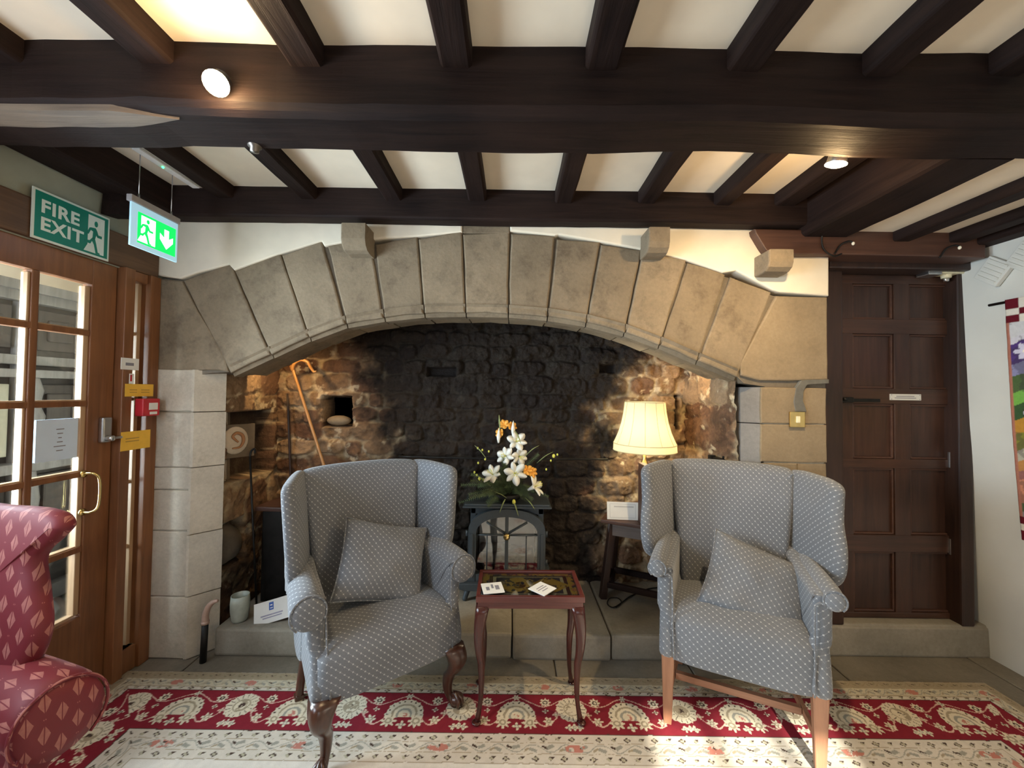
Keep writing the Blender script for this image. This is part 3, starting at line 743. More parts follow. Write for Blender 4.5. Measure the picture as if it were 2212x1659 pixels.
for i in range(3):
    for j in range(5):
        lx(mb, yv[i + 1] - 0.022, yv[i + 1] - (0 if i == 2 else 0.013), zs_[j] + 0.012, zs_[j + 1] - 0.012, -0.044, -0.014, 0.003, DO)
        lx(mb, yv[i] + 0.012, yv[i + 1] - 0.012, zs_[j] + 0.010, zs_[j] + 0.018, -0.044, -0.016, 0.002, DO)
mb.build('glazing_bead', pine_light, door, label='pale wooden beads around the panes')
mb = MB(); lx(mb, 1.215, 1.82, 0.40, 1.925, -0.032, -0.028, 0, DO); mb.build('pane', glass_m, door)
mb = MB(); h0, h1 = aX(211, 1022, GX + 0.04), aX(203, 1105, GX + 0.04)
M_ = Vector(DO)
mb.tube([Vector((GX - 0.005, h0.y - 0.02, h0.z)) - M_, Vector((GX + 0.035, h0.y - 0.015, h0.z + 0.002)) - M_, Vector((GX + 0.05, h0.y, h0.z - 0.03)) - M_, Vector((GX + 0.05, h0.y, h1.z + 0.03)) - M_, Vector((GX + 0.035, h0.y - 0.015, h1.z)) - M_, Vector((GX - 0.005, h0.y - 0.02, h1.z)) - M_], 0.006, 10, 5)
for h in (h0, h1): mb.lathe([(0.016, 0), (0.016, 0.006), (0.0, 0.007)], Vector((GX - 0.005, h0.y - 0.02, h.z)) - M_, 14, 'X')
mb.build('pull_handle', brass, door, label='brass pull handle')
mb = MB(); k0 = aX(224, 925, GX)
mb.box(GX - 0.005 - M_.x, GX + 0.02 - M_.x, k0.y - 0.022 - M_.y, k0.y + 0.022 - M_.y, 1.185 - M_.z, 1.305 - M_.z, 0.008)
mb.lathe([(0.014, 0.02), (0.014, 0.045), (0.010, 0.05), (0.0, 0.05)], Vector((GX, k0.y, 1.205)) - M_, 16, 'X')
mb.box(GX + 0.035 - M_.x, GX + 0.05 - M_.x, k0.y - 0.005 - M_.y, k0.y + 0.045 - M_.y, 1.200 - M_.z, 1.212 - M_.z, 0.004)
mb.build('lock', steel, door, label='satin steel lock with thumb turn')

# the hall seen through the panes
mb = MB(); mb.box(-4.3, -4.2, -0.6, 3.2, -0.1, 2.7); mb.box(-4.3, -2.08, 3.1, 3.2, -0.1, 2.7); mb.box(-4.3, -2.08, -0.7, -0.6, -0.1, 2.7)
struct(mb, 'wall_hall', plaster_arch)
mb = MB(); mb.box(-4.3, -2.07, -0.7, 3.2, 2.62, 2.70); struct(mb, 'ceiling_hall', plaster)
mb = MB(); mb.box(-4.3, -2.07, -0.7, 3.2, -0.06, 0.0); struct(mb, 'floor_hall', flag)
HX = -3.05
cup = empty('hall_cupboard', (HX, 2.1, 0), label='tall carved dark oak cupboard seen through the glazed door', cat='cupboard')
def hb(mb, x0, x1, y0, y1, z0, z1, b_=0.006): mb.box(x0, x1, y0 - 2.1, y1 - 2.1, z0, z1, b_)
mb = MB(); hb(mb, -0.45, -0.02, 1.2, 3.08, 0.02, 2.02); mb.build('body', hall_dark, cup)
mb = MB(); hb(mb, -0.2, 0.05, 1.2, 3.08, 1.97, 2.04); hb(mb, -0.2, 0.08, 1.2, 3.08, 2.03, 2.09); hb(mb, -0.1, 0.03, 1.2, 3.08, 1.58, 1.64); hb(mb, -0.1, 0.10, 1.2, 3.08, 1.50, 1.55)
hb(mb, -0.1, 0.09, 1.2, 3.08, 0.92, 0.98); hb(mb, -0.1, 0.05, 1.2, 3.08, 0.05, 0.15)
mb.build('cornice', hall_lit_oak, cup, label='carved horizontal rails, grey with painted light')
for y in (1.35, 1.92, 2.40, 2.78):
    mb = MB(); hb(mb, -0.02, 0.035, y, y + 0.09, 0.15, 1.97)
    mb.lathe([(0.02, 0.98), (0.045, 1.02), (0.03, 1.08), (0.05, 1.18), (0.06, 1.26), (0.035, 1.33), (0.05, 1.42), (0.03, 1.5)], (0.07, y + 0.045 - 2.1, 0), 14)
    mb.lathe([(0.05, 0.15), (0.03, 0.2), (0.045, 0.4), (0.06, 0.5), (0.035, 0.6), (0.05, 0.75), (0.03, 0.92)], (0.07, y + 0.045 - 2.1, 0), 14)
    mb.build('carved_post', hall_lit_oak, cup)
for y0, y1 in ((1.46, 1.9), (2.03, 2.38), (2.51, 2.76)):
    for z0, z1 in ((0.2, 0.88), (1.02, 1.46), (1.68, 1.94)):
        mb = MB(); hb(mb, -0.02, 0.012, y0, y1, z0, z1); hb(mb, 0.0, 0.03, y0 + 0.05, y1 - 0.05, z0 + 0.06, z1 - 0.06, 0.012)
        mb.build('panel', pale_panel if (y0 == 2.03 and z0 == 1.02) else hall_dark, cup)

# ------------------------------------------------------------------ panelled door (door_2)
DY = 2.30
def pz(x, y, Y=DY): p = aY(x, y, Y); return p.x, p.z
mb = MB()
x0, zt = pz(1789, 552, 2.2); x1, _ = pz(1832, 552, 2.2); x2, _ = pz(2078, 580, 2.2)
mb.box(x0, x1, 2.236, 2.40, 0.17, zt, 0.01); mb.box(x2 + 0.02, 2.62, 2.236, 2.40, 0.17, zt, 0.01); zf = pz(1900, 582, 2.2)[1]
mb.box(x0, 2.60, 2.19, 2.40, zf, zt + 0.02, 0.01)
struct(mb, 'trim_3', oak_z)
dl, dr = x1 + 0.005, x2 + 0.03
DD = (dl, DY, 0.18); door2 = empty('door_2', DD, kind='structure'); MD = Matrix.Translation(-Vector(DD))
rows = [(614, 690), (722, 840), (873, 992), (1012, 1156), (1193, 1323)]
xa0, xa1, xb0, xb1 = [pz(x, 850)[0] for x in (1843, 1932, 1966, 2056)]
zz = [(pz(1950, a)[1], pz(1950, b_)[1]) for a, b_ in rows]
mb = MB(); mb.box(dl, dr, DY + 0.018, DY + 0.05, 0.18, zf, 0.002, MD); mb.build('panel_boards', oak_door, door2)
mb = MB()
for a, b_ in ((dl, xa0), (xa1, xb0), (xb1, dr)): mb.box(a, b_, DY, DY + 0.03, 0.18, zf, 0.004, MD)
mb.build('stiles', oak_door, door2)
mb = MB(); ed = [zf] + [v for p in zz for v in p] + [0.18]
for k in range(0, len(ed), 2): mb.box(dl + .004, dr - .004, DY - 0.002, DY + 0.03, ed[k + 1], ed[k], 0.004, MD)
mb.build('rails', oak_doorx, door2)
mb = MB()
for (za, zb) in zz:
    for (a, b_) in ((xa0, xa1), (xb0, xb1)):
        for q in ((a, a + .012, zb, za), (b_ - .012, b_, zb, za), (a, b_, za - .012, za), (a, b_, zb, zb + .012)): mb.box(q[0], q[1], DY + 0.006, DY + 0.022, q[2], q[3], 0.005, MD)
mb.build('panel_moulding', oak_red, door2)
mb = MB()
for z in (0.55, 1.05): mb.box(dr - 0.012, dr + 0.004, DY - 0.012, DY + 0.0, z, z + 0.09, 0.002, MD)
mb.build('hinge', steel, door2)
mb = MB(); a = pz(1812, 862, DY - 0.02); mb.box(a[0] + 0.0, a[0] + 0.09, DY - 0.02, DY, a[1] - 0.02, a[1] + 0.012, 0.006, MD); mb.tube([Vector((a[0] + 0.02, DY - 0.02, a[1])) - Vector(DD), Vector((a[0] + 0.02, DY - 0.05, a[1])) - Vector(DD)], 0.01); mb.box(a[0] + .09, a[0] + 0.25, DY - 0.010, DY, a[1] - 0.014, a[1] + 0.004, 0.003, MD)
mb.build('latch', iron, door2, label='black iron latch and bar')
# steps below the door
mb = MB(); sx = 1.718
mb.box(sx, 2.70, 2.232, 2.46, 0.0, 0.168, 0.012); struct(mb, 'trim_4', hearth_m)
mb = MB(); mb.box(sx, 2.70, 2.24, 2.42, 0.150, 0.178, 0.01); struct(mb, 'trim_5', hearth_m)
# dark cement cable chase in the stone
ch = pxz([(1716, 890), (1712, 868), (1718, 838), (1730, 822), (1788, 819), (1788, 828), (1742, 832), (1734, 845), (1732, 866), (1740, 890)], YW)
mb = MB(); mb.prism(wobble(ch, 0.01, 0.002, 3), YW - 0.009, YW + 0.02, XZ, 0.003); struct(mb, 'trim_6', plain('cement', (0.13, 0.125, 0.11), 0.9, 0, 0.15))

# ================================================================== FURNITURE
def slab(mb, outline, t_, xfn, rnd=0.02, n=5, nrm=None, smooth_n=6, dome=0.0):
    """upholstered panel: closed (a,b) outline, thickness t_, rounded edge, placed by xfn(a,b,offset)"""
    P = [Vector((v.x, v.y)) for v in catmull([(a, b_, 0) for a, b_ in outline], smooth_n, True)]
    if sum(P[i].x * P[(i + 1) % len(P)].y - P[(i + 1) % len(P)].x * P[i].y for i in range(len(P))) < 0: P = P[::-1]
    m = len(P); nr = []
    for i in range(m):
        e = (P[(i + 1) % m] - P[i - 1]).normalized(); nr.append(Vector((-e.y, e.x)))
    c = sum(P, Vector((0, 0))) / m
    rings = []; info = []
    for k in range(6):
        s_ = k / 5.0; rings.append(([p.lerp(c, (1 - s_) ** 1.0 * 0.97) if k < 5 else p + q * rnd for p, q in zip(P, nr)], -t_ / 2 - dome * (1 - s_ ** 2)))
    rings = [([p.lerp(c, f) for p in [p_ + q * rnd for p_, q in zip(P, nr)]], -t_ / 2 - dome * (1 - (1 - f) ** 2)) for f in (0.98, 0.75, 0.5, 0.25, 0.1)]
    for k in range(n + 1):
        a = PI * k / n; rings.append(([p + q * rnd * (1 - math.sin(a)) for p, q in zip(P, nr)], (-t_ / 2 + rnd * 0) * math.cos(a) if False else -t_ / 2 * math.cos(a)))
    rings += [([p.lerp(c, f) for p in [p_ + q * rnd for p_, q in zip(P, nr)]], t_ / 2 + dome * (1 - (1 - f) ** 2)) for f in (0.1, 0.25, 0.5, 0.75, 0.98)]
    V = [[mb.bm.verts.new(xfn(p.x, p.y, o)) for p in r] for r, o in rings]
    for i in range(len(V) - 1):
        for j in range(m):
            k = (j + 1) % m
            def uv(ii, jj):
                if (5 <= ii <= 5 + n) and i < 5 + n:
                    q_ = P[jj] + nr[jj] * (rnd - max(0, ii - 5) / n * (t_ + rnd)); return (q_.x, q_.y)
                p = rings[ii][0][jj]; return (p.x, p.y)
            mb.face([V[i][j], V[i][k], V[i + 1][k], V[i + 1][j]], [uv(i, j), uv(i, k), uv(i + 1, k), uv(i + 1, j)])
    mb.face(V[0][::-1], [(rings[0][0][j].x, rings[0][0][j].y) for j in range(m)][::-1]); mb.face(V[-1], [(p.x, p.y) for p in rings[-1][0]])

def cabriole(mb, top, foot, h, r0=0.034, r1=0.013, out=(0, 0), knee=0.03, foot_r=0.02, claw=False, ftop=None):
    """cabriole leg: out = unit direction the knee swells towards"""
    ox, oy = out; tx, ty = top; pts = []; n = 16; rings = []
    for i in range(n + 1):
        s_ = i / n; z = h * (1 - s_)
        bow = knee * math.sin(min(1, s_ / 0.5) * PI) * (1.0 if s_ < 0.5 else 0) - knee * 0.55 * math.sin(max(0, (s_ - 0.45) / 0.55) * PI) + (knee * 0.5) * max(0, (s_ - 0.85) / 0.15)
        r = r0 * (1 - s_) ** 1.3 + r1 + (0.006 * max(0, (s_ - 0.9) / 0.1))
        x = tx + (foot[0] - tx) * s_ + ox * bow; y = ty + (foot[1] - ty) * s_ + oy * bow
        sq = max(0, 1 - s_ * 2.2); ring = []
        for k in range(16):
            q = 2 * PI * k / 16; cx, cy = math.cos(q), math.sin(q); e = 1 + 0.28 * sq * abs(math.sin(2 * q))
            ring.append(Vector((x + cx * r * e, y + cy * r * e, z + 0.004)))
        rings.append(ring)
    mb.loft(rings)
    fx, fy = foot[0] + ox * knee * 0.7, foot[1] + oy * knee * 0.7
    if claw:
        mb.ball((fx, fy, foot_r * 0.95), foot_r, 14, (1, 1, 0.95))
        for a in (-0.9, 0, 0.9, PI):
            dx, dy = ox * math.cos(a) - oy * math.sin(a), ox * math.sin(a) + oy * math.cos(a)
            mb.tube([(fx - ox * .008, fy - oy * .008, 0.055), (fx + dx * foot_r * .75, fy + dy * foot_r * .75, 0.044), (fx + dx * foot_r * 1.12, fy + dy * foot_r * 1.12, 0.024), (fx + dx * foot_r * 0.95, fy + dy * foot_r * 0.95, 0.004)], [0.011, 0.009, 0.008, 0.004], 8, 3)
    else:
        mb.ball((fx, fy, foot_r * 0.42), foot_r, 14, (1.15, 1.15, 0.42))

def wing_chair(name, label, fab, loc, rz, st, group=None, cat='armchair'):
    g = dict(rail=0.26, seat=0.465, arm=0.655, top=1.075, fw=0.30, bw=0.25, dep=0.46, wing=None, flare=0.42, legs='claw', arm_f=-0.03, roll=0.052, wood=walnut, ax=0.335, sag=0.0, bs=1.0, rl=0.235)
    g.update(st); G = type('G', (), g)
    e = empty(name, loc, rz, label, cat, group)
    def xw(y): return G.fw + (G.bw - G.fw) * max(0, min(1, y / G.dep))
    # seat: one block whose cloth runs over the front edge
    mb = MB(); rings = []; nx = 18
    for i in range(nx + 1):
        s_ = -1 + 2 * i / nx; rings_ = []
        edge = 1 - abs(s_) ** 9; cr = 0.016 * (1 - s_ * s_)
        fr = -0.035 + 0.03 * s_ ** 4
        prof = [(G.dep, G.rail + .02), (0.3, G.rail), (0.1, G.rail), (fr + .012, G.rail), (fr, G.rail + .012), (fr - .004, G.rail + .08), (fr + .0, G.seat - .055), (fr + .014, G.seat - .022), (fr + .05, G.seat + .002), (0.09, G.seat + .012 + cr), (0.2, G.seat + .014 + cr), (0.32, G.seat + .002 + cr), (G.dep, G.seat - .02)]
        P = catmull([(0, y, z) for y, z in prof], 3)
        for p in P:
            sh = 1 - 0.02 * (1 - edge); zc = (p.z - G.rail) * (1 - 0.10 * (1 - edge)) + G.rail
            rings_.append(Vector((s_ * xw(p.y), p.y, zc)))
        rings.append(rings_)
    mb.loft(rings, closed=True, caps=True); mb.build('seat', fab, e)
    # back
    rk = 0.24
    def bx(a, z, o): return Vector((a * G.bs, G.dep - 0.07 + rk * (z - 0.4) + o + 0.05 * (a / 0.35) ** 2 * -1.0, z))
    ct = G.top
    mb = MB(); slab(mb, [(-0.245, 0.42), (-0.10, 0.40), (0.10, 0.40), (0.245, 0.42), (0.285, 0.65), (0.32, 0.88), (0.338, ct - .05), (0.325, ct - .016), (0.27, ct - .005), (0.14, ct), (0, ct), (-0.14, ct), (-0.27, ct - .005), (-0.325, ct - .016), (-0.338, ct - .05), (-0.32, 0.88), (-0.285, 0.65)], 0.10, bx, 0.03, dome=0.012)
    mb.build('backrest', fab, e)
    # wings
    wo = G.wing or [(0.50, 0.60), (0.34, 0.60), (0.215, 0.625), (0.165, 0.70), (0.17, 0.80), (0.205, 0.90), (0.215, 0.99), (0.222, 1.045), (0.265, 1.072), (0.36, 1.078), (0.48, 1.075), (0.555, 1.04), (0.56, 0.93), (0.53, 0.76)]
    for sd in (-1, 1):
        def wx(y, z, o):
            base = (0.285 + 0.05 * (z - 0.5) / 0.5) * G.bs
            fl = max(0, 0.50 - y)
            return Vector((sd * (base + fl * G.flare - G.curl * fl * fl + o), y, z)) if True else None
        mb = MB(); slab(mb, wo, 0.055, wx, 0.022, dome=0.008)
        mb.build('wing', fab, e)
    # arms: inner panel and outward roll
    for sd in (-1, 1):
        mb = MB(); ax = G.ax; za = G.arm; f0 = G.arm_f
        pan = [(0.47, G.rail + .01), (0.25, G.rail), (0.08, G.rail), (f0 + .005, G.rail + .006), (f0 - .008, G.rail + .06), (f0 + .012, G.seat - .06), (f0 + .040, G.seat + .04), (f0 + .035, za - .06), (f0 + .03, za - .025), (0.10, za - .02), (0.30, za - .01), (0.47, za), (0.50, za - .15)]
        def px_(y, z, o): return Vector((sd * (ax - 0.018 - 0.012 * (z < G.seat) + o - 0.10 * max(0, y - 0.05) * 0.6), y, z))
        slab(mb, pan, 0.065, px_, 0.018)
        rings = []; ny = 12
        for i in range(ny + 1):
            s_ = i / ny; y = f0 + 0.028 + (0.40 - f0) * s_; rr = G.roll * (1 - 0.25 * s_); ring = []
            cx = ax + 0.014 - 0.06 * max(0, y - 0.05); cz = za - rr + 0.012 * math.sin(s_ * PI) - G.sag * (1 - s_)
            if i == 0: rr *= 0.90
            for k in range(20):
                q = 2 * PI * k / 20; ring.append(Vector((sd * (cx + math.cos(q) * rr * 0.95), y - (0.010 if i == 0 else 0), cz + math.sin(q) * rr * 1.02)))
            rings.append(ring)
        c0 = sum(rings[0], Vector()) / 20
        rings.insert(0, [p.lerp(c0, 0.35) + Vector((0, -0.006, 0)) for p in rings[0]]); rings.insert(0, [p.lerp(c0, 0.98) + Vector((0, -0.008, 0)) for p in rings[1]])
        mb.loft(rings)
        mb.boxuv([f for f in mb.bm.faces if max(v.co.y for v in f.verts) <= f0 + 0.0185])
        arm = mb.build('arm', fab, e)
        pp = MB(); y0 = f0 + 0.020; cx = ax + 0.014; cz = za - G.roll - G.sag; pts = []
        for k in range(15):
            q = -0.9 + (PI + 1.5) * k / 14; pts.append((sd * (cx + math.cos(q) * G.roll * 0.93), y0, cz + math.sin(q) * G.roll * 0.98))
        pts += [(sd * (ax - 0.048), y0 + .006, cz - .03), (sd * (ax - 0.052), y0 - .012, G.seat - .04), (sd * (ax - 0.06), f0 - .02, G.rail + .02)]
        pp.tube(pts, 0.004, 6, 2); pp.build('piping', fab, arm)
    # outer back and side skirt between arm and rear
    for sd in (-1, 1):
        mb = MB(); slab(mb, [(0.30, G.rail + .01), (0.48, G.rail + .01), (0.53, 0.60), (0.55, 0.72), (0.40, 0.70), (0.30, 0.6)], 0.05, lambda y, z, o: Vector((sd * (0.285 + 0.04 * (z > .5) + o), y, z)), 0.015)
        mb.build('side_panel', fab, e)
    # legs
    lw = 0.272
    if G.legs == 'claw':
        for sd in (-1, 1):
            mb = MB(); cabriole(mb, (sd * (lw - .005), 0.015), (sd * lw, 0.0), G.rail + .015, 0.036, 0.015, (sd * 0.6, -0.8), 0.034, 0.026, claw=True)
            mb.build('leg', G.wood, e)
            mb = MB(); mb.tube([(sd * (G.rl - .01), 0.42, G.rail + .02), (sd * (G.rl + .01), 0.44, 0.12), (sd * (G.rl + .02), 0.45, 0.0)], [0.026, 0.02, 0.017], 8, 4); mb.box(sd * (G.rl + .02) - .02, sd * (G.rl + .02) + .02, 0.43, 0.47, 0, 0.02, 0.004); mb.build('leg', G.wood, e)
    else:
        for sd in (-1, 1):
            def post(x0, y0, x1, y1, z1, wa, wb):
                mb = MB(); rr = []
                for s_ in (0, 0.08, 0.5, 1):
                    x, y, z, hw = x0 + (x1 - x0) * s_, y0 + (y1 - y0) * s_, z1 * s_, wb + (wa - wb) * s_
                    if s_ == 0: hw *= 0.9
                    rr.append([Vector((x + a * hw, y + b_ * hw, z)) for a, b_ in ((-1, -.85), (-.85, -1), (.85, -1), (1, -.85), (1, .85), (.85, 1), (-.85, 1), (-1, .85))])
                mb.loft(rr, smooth=False); return mb
            post(sd * lw, 0, sd * lw, 0.0, G.rail + .012, 0.026, 0.017).build('leg', G.wood, e)
            post(sd * 0.235, 0.44, sd * 0.228, 0.39, G.rail + .02, 0.022, 0.018).build('leg', G.wood, e)
            mb = MB(); a = Vector((sd * (lw - .004), 0.01, 0.115)); b_ = Vector((sd * 0.232, 0.42, 0.115)); M = Matrix.Translation((a + b_) / 2) @ (b_ - a).to_track_quat('Y', 'Z').to_matrix().to_4x4()
            mb.box(-0.009, 0.009, -(b_ - a).length / 2, (b_ - a).length / 2, -0.015, 0.015, 0.002, M); mb.build('stretcher', G.wood, e)
        mb = MB(); mb.box(-0.245, 0.245, 0.14, 0.165, 0.10, 0.13, 0.002); mb.build('stretcher', beech_x, e)
        mb = MB(); mb.box(-0.222, 0.222, 0.415, 0.435, 0.155, 0.185, 0.002); mb.build('stretcher', beech_x, e)
    return e

claw_wing = [(0.50, 0.58), (0.36, 0.585), (0.25, 0.60), (0.205, 0.655), (0.20, 0.76), (0.205, 0.88), (0.21, 0.98), (0.225, 1.03), (0.28, 1.048), (0.46, 1.055), (0.55, 1.03), (0.56, 0.93), (0.53, 0.76)]
lchair = wing_chair('wing_armchair', 'blue sprigged wing armchair with dark claw feet, between the pier and the small table', blue, (-0.475, 1.68, 0.011), math.radians(37),
           dict(rail=0.255, seat=0.45, arm=0.665, top=1.06, wing=claw_wing, flare=0.32, curl=0.0, legs='claw', roll=0.068, ax=0.318, bs=0.88, rl=0.265, arm_f=-0.005), 'blue wing armchairs')
rchair = wing_chair('wing_armchair', 'broad blue sprigged wing armchair with plain square legs, in front of the table lamp', blue, (0.955, 1.655, 0.011), math.radians(-24.5),
           dict(rail=0.285, seat=0.485, arm=0.70, top=1.085, flare=0.45, curl=0.25, legs='square', wood=beech, roll=0.040, fw=0.288, ax=0.305, bs=0.86), 'blue wing armchairs')
red_wing = [(0.50, 0.58), (0.36, 0.585), (0.24, 0.60), (0.15, 0.66), (0.12, 0.76), (0.15, 0.87), (0.175, 0.95), (0.13, 1.00), (0.10, 1.045), (0.15, 1.085), (0.30, 1.09), (0.46, 1.09), (0.56, 1.04), (0.56, 0.93), (0.53, 0.76)]
redc = wing_chair('wing_armchair', 'red leaf-patterned wing armchair in front of the glazed door', red, (-1.285, 0.722, 0.011), math.radians(71),
           dict(rail=0.24, seat=0.47, arm=0.675, top=1.11, wing=red_wing, flare=0.20, curl=0.0, legs='claw', roll=0.10, arm_f=-0.035, bs=0.92, ax=0.33))

def cushion(label, loc, rot, wdt, hgt, th, fab, group, sag=0.0, seed=0):
    mb = MB(); n = 20; front = []; back = []
    for side, store in ((1, front), (-1, back)):
        for j in range(n + 1):
            row = []
            for i in range(n + 1):
                u, v = -1 + 2 * i / n, -1 + 2 * j / n
                pin = 1 - 0.09 * (1 - u * u) * abs(v) ** 2 * 0 
                x = u * wdt / 2 * (1 - 0.10 * (1 - v * v) * 0 - 0.07 * (1 - abs(v) ** 2) * abs(u) ** 4)
                z = v * hgt / 2 * (1 - 0.08 * (1 - abs(u) ** 2) * abs(v) ** 4)
                t_ = th / 2 * ((1 - abs(u) ** 2.6) * (1 - abs(v) ** 2.6)) ** 0.55
                w_ = mnoise.noise(Vector((u * 1.6, v * 1.6 + seed, seed))) * 0.018 + mnoise.noise(Vector((u * 3 + v * 2, v * 5, seed + 5))) * 0.008
                row.append(Vector((x, -side * (t_ + w_ * (t_ > 1e-5)) + sag * (u * u), z)))
            store.append(row)
    for store, side in ((front, 1), (back, -1)):
        V = [[mb.bm.verts.new(p) for p in r] for r in store]
        for j in range(n):
            for i in range(n):
                f = [V[j][i], V[j][i + 1], V[j + 1][i + 1], V[j + 1][i]]
                uv = [((i + a) / n * wdt, (j + b_) / n * hgt) for a, b_ in ((0, 0), (1, 0), (1, 1), (0, 1))]
                if side < 0: f = f[::-1]; uv = uv[::-1]
                mb.face(f, uv)
    o = mb.build('cushion', fab, None, label, 'cushion', group, merge=0.0005)
    o.location = loc; o.rotation_euler = rot
    pp = MB(); loop = []
    for i in range(4 * n):
        k = i // n; f = i % n
        loop.append([front[0][f], front[f][n], front[n][n - f], front[n - f][0]][k] + Vector((0, 0.0, 0)))
    pp.tube(loop + [loop[0]], 0.0035, 6); pp.build('piping', fab, o)
    return o
def in_chair(ch, x, y, z):
    return Matrix.Translation(ch.location) @ Matrix.Rotation(ch.rotation_euler.z, 4, 'Z') @ Vector((x, y, z))
cushion('grey-blue sprigged cushion lying aslant on the claw-footed armchair', in_chair(lchair, 0.03, 0.25, 0.625), (math.radians(-30), math.radians(17), math.radians(33)), 0.42, 0.36, 0.12, blue, 'sprigged cushions', seed=2)
cushion('slumped sprigged cushion leaning on the back of the square-legged armchair', in_chair(rchair, 0.095, 0.205, 0.575), (math.radians(-36), math.radians(19), math.radians(-22)), 0.44, 0.36, 0.13, blue, 'sprigged cushions', seed=5)

# ------------------------------------------------------------------ needlework side table
TX, TY = 0.092, 1.862
tab = empty('side_table', (TX, TY, 0.011), math.radians(1.0), 'small mahogany side table with a glazed needlework top and cabriole legs', 'table')
hw, hd_ = 0.238, 0.132; TT = 0.552
mb = MB(); mb.box(-hw + .008, hw - .008, -hd_ + .006, hd_ - .006, TT - 0.055, TT - 0.024, 0.003); mb.build('apron', mahog_x, tab)
mb = MB()
for q in ((-hw, hw, -hd_, -hd_ + 0.018), (-hw, hw, hd_ - 0.018, hd_), (-hw, -hw + 0.018, -hd_ + .018, hd_ - .018), (hw - 0.018, hw, -hd_ + .018, hd_ - .018)): mb.box(*q, TT - 0.026, TT, 0.003)
mb.box(-hw + .01, hw - .01, -hd_ + .01, hd_ - .01, TT - 0.026, TT - 0.014, 0)
mb.build('tray_rim', mahog_x, tab)
U, V = np.meshgrid(np.linspace(-hw + .018, hw - .018, 230), np.linspace(-hd_ + .018, hd_ - .018, 130))
c = lerp3((0.04, 0.035, 0.09), (0.09, 0.075, 0.13), vnoise(U, V, 60))
def band(c, m_, colr): return np.where(m_[..., None], np.array(colr)[None, None, :], c)
bu, bv = np.abs(U) / (hw - .018), np.abs(V) / (hd_ - .018)
gold = (0.80, 0.55, 0.12)
nzz = vnoise(U, V, 45, 3)
c = band(c, (np.abs(bu - 0.80) < 0.035) & (bv < 0.9), (0.10, 0.03, 0.035))
c = c * 1.3
c = band(c, ((bu > 0.85) | (bv > 0.82)) & (nzz > 0.44), gold)
c = band(c, ((bu > 0.85) | (bv > 0.82)) & (vnoise(U, V, 60, 9) > 0.62), (0.70, 0.22, 0.20))
c = band(c, (np.abs(np.maximum(bu / 0.74 * 1, bv / 0.70 * 1) - 1) < 0.05) & (bu < 0.77), (0.85, 0.80, 0.62))
c = band(c, ((np.abs(U - 0.095) / 0.10 + np.abs(V - 0.0) / 0.085) < 1) & (nzz > 0.35), gold)
c = band(c, ((np.abs(U + 0.045) / 0.085) ** 2 + ((V - 0.0) / 0.075) ** 2 < 1) & (nzz > 0.42), (0.85, 0.60, 0.16))
c = band(c, ((np.abs(U + 0.045) / 0.03) ** 2 + (V / 0.03) ** 2 < 1) & (nzz > 0.5), (0.20, 0.07, 0.03))
c = band(c, ((U + 0.13) ** 2 + (V - .02) ** 2 < 0.02 ** 2), (0.5, 0.42, 0.3))
grid_mesh('needlework_panel', U, V, np.full_like(U, TT - 0.0125), c, needle_m, tab)
mb = MB(); mb.box(-hw + .018, hw - .018, -hd_ + .018, hd_ - .018, TT - 0.0105, TT - 0.009); mb.build('glass_top', glass_m, tab)
for sx_ in (-1, 1):
    for sy_ in (-1, 1):
        mb = MB(); cabriole(mb, (sx_ * (hw - .03), sy_ * (hd_ - .03)), (sx_ * (hw - .018), sy_ * (hd_ - .02)), TT - 0.052, 0.019, 0.0085, (sx_ * .75, sy_ * .65), 0.016, 0.018); mb.build('leg', mahog, tab)
def flat_card(name, label, cat, loc, rz, w_, h_, rot3=None, marks=(), mat=None, th=0.003, group=None, mk=None, rnd=0.004):
    mb = MB(); mb.box(-w_ / 2, w_ / 2, -h_ / 2, h_ / 2, 0, th, 0.0005)
    o = mb.build(name, mat or paper, None, label, cat, group); o.location = loc; o.rotation_euler = rot3 or (0, 0, rz)
    if marks:
        m2 = MB()
        for (x0, x1, y0, y1) in marks: m2.box(x0, x1, y0, y1, th, th + 0.0006)
        m2.build('printing', mk or ink, o)
    return o
flat_card('coaster', 'white square coaster on the side table, nearer the claw-footed armchair', 'coaster', (-0.075, 1.80, 0.5635), math.radians(12), 0.095, 0.095, marks=[(-.03, -.015, -.02, .01), (-.005, .005, -.005, .03), (.012, .03, -.02, .018)], group='coasters on the side table')
flat_card('coaster', 'white coaster turned to a diamond on the side table, beneath the lamp side', 'coaster', (0.150, 1.800, 0.5635), math.radians(48), 0.092, 0.092, marks=[(-.025, .025, .012, .016), (-.03, .03, -.002, .002), (-.02, .02, -.018, -.014)], group='coasters on the side table')

# ------------------------------------------------------------------ stove-shaped heater
SX, SY = -0.02, 2.53; HZ = 0.137
stv = empty('stove_heater', (SX, SY, HZ), 0, 'grey cast stove heater with arched glass door standing on the hearth', 'heater')
def sb(mb, *a, bev=0.004): mb.box(*a, bev)
mb = MB(); 
for q in ((-0.235, -0.20, 0.02, 0.29, 0.12, 0.575), (0.20, 0.235, 0.02, 0.29, 0.12, 0.575), (-0.235, 0.235, 0.26, 0.29, 0.12, 0.575), (-0.235, 0.235, 0.02, 0.29, 0.53, 0.58), (-0.235, 0.235, 0.02, 0.29, 0.11, 0.14)): sb(mb, *q)
mb.build('body', stove_m, stv)
mb = MB(); sb(mb, -0.282, 0.282, -0.03, 0.31, 0.578, 0.590, bev=0.005); sb(mb, -0.27, 0.27, -0.02, 0.30, 0.588, 0.604, bev=0.005); mb.build('top_plate', stove_m, stv)
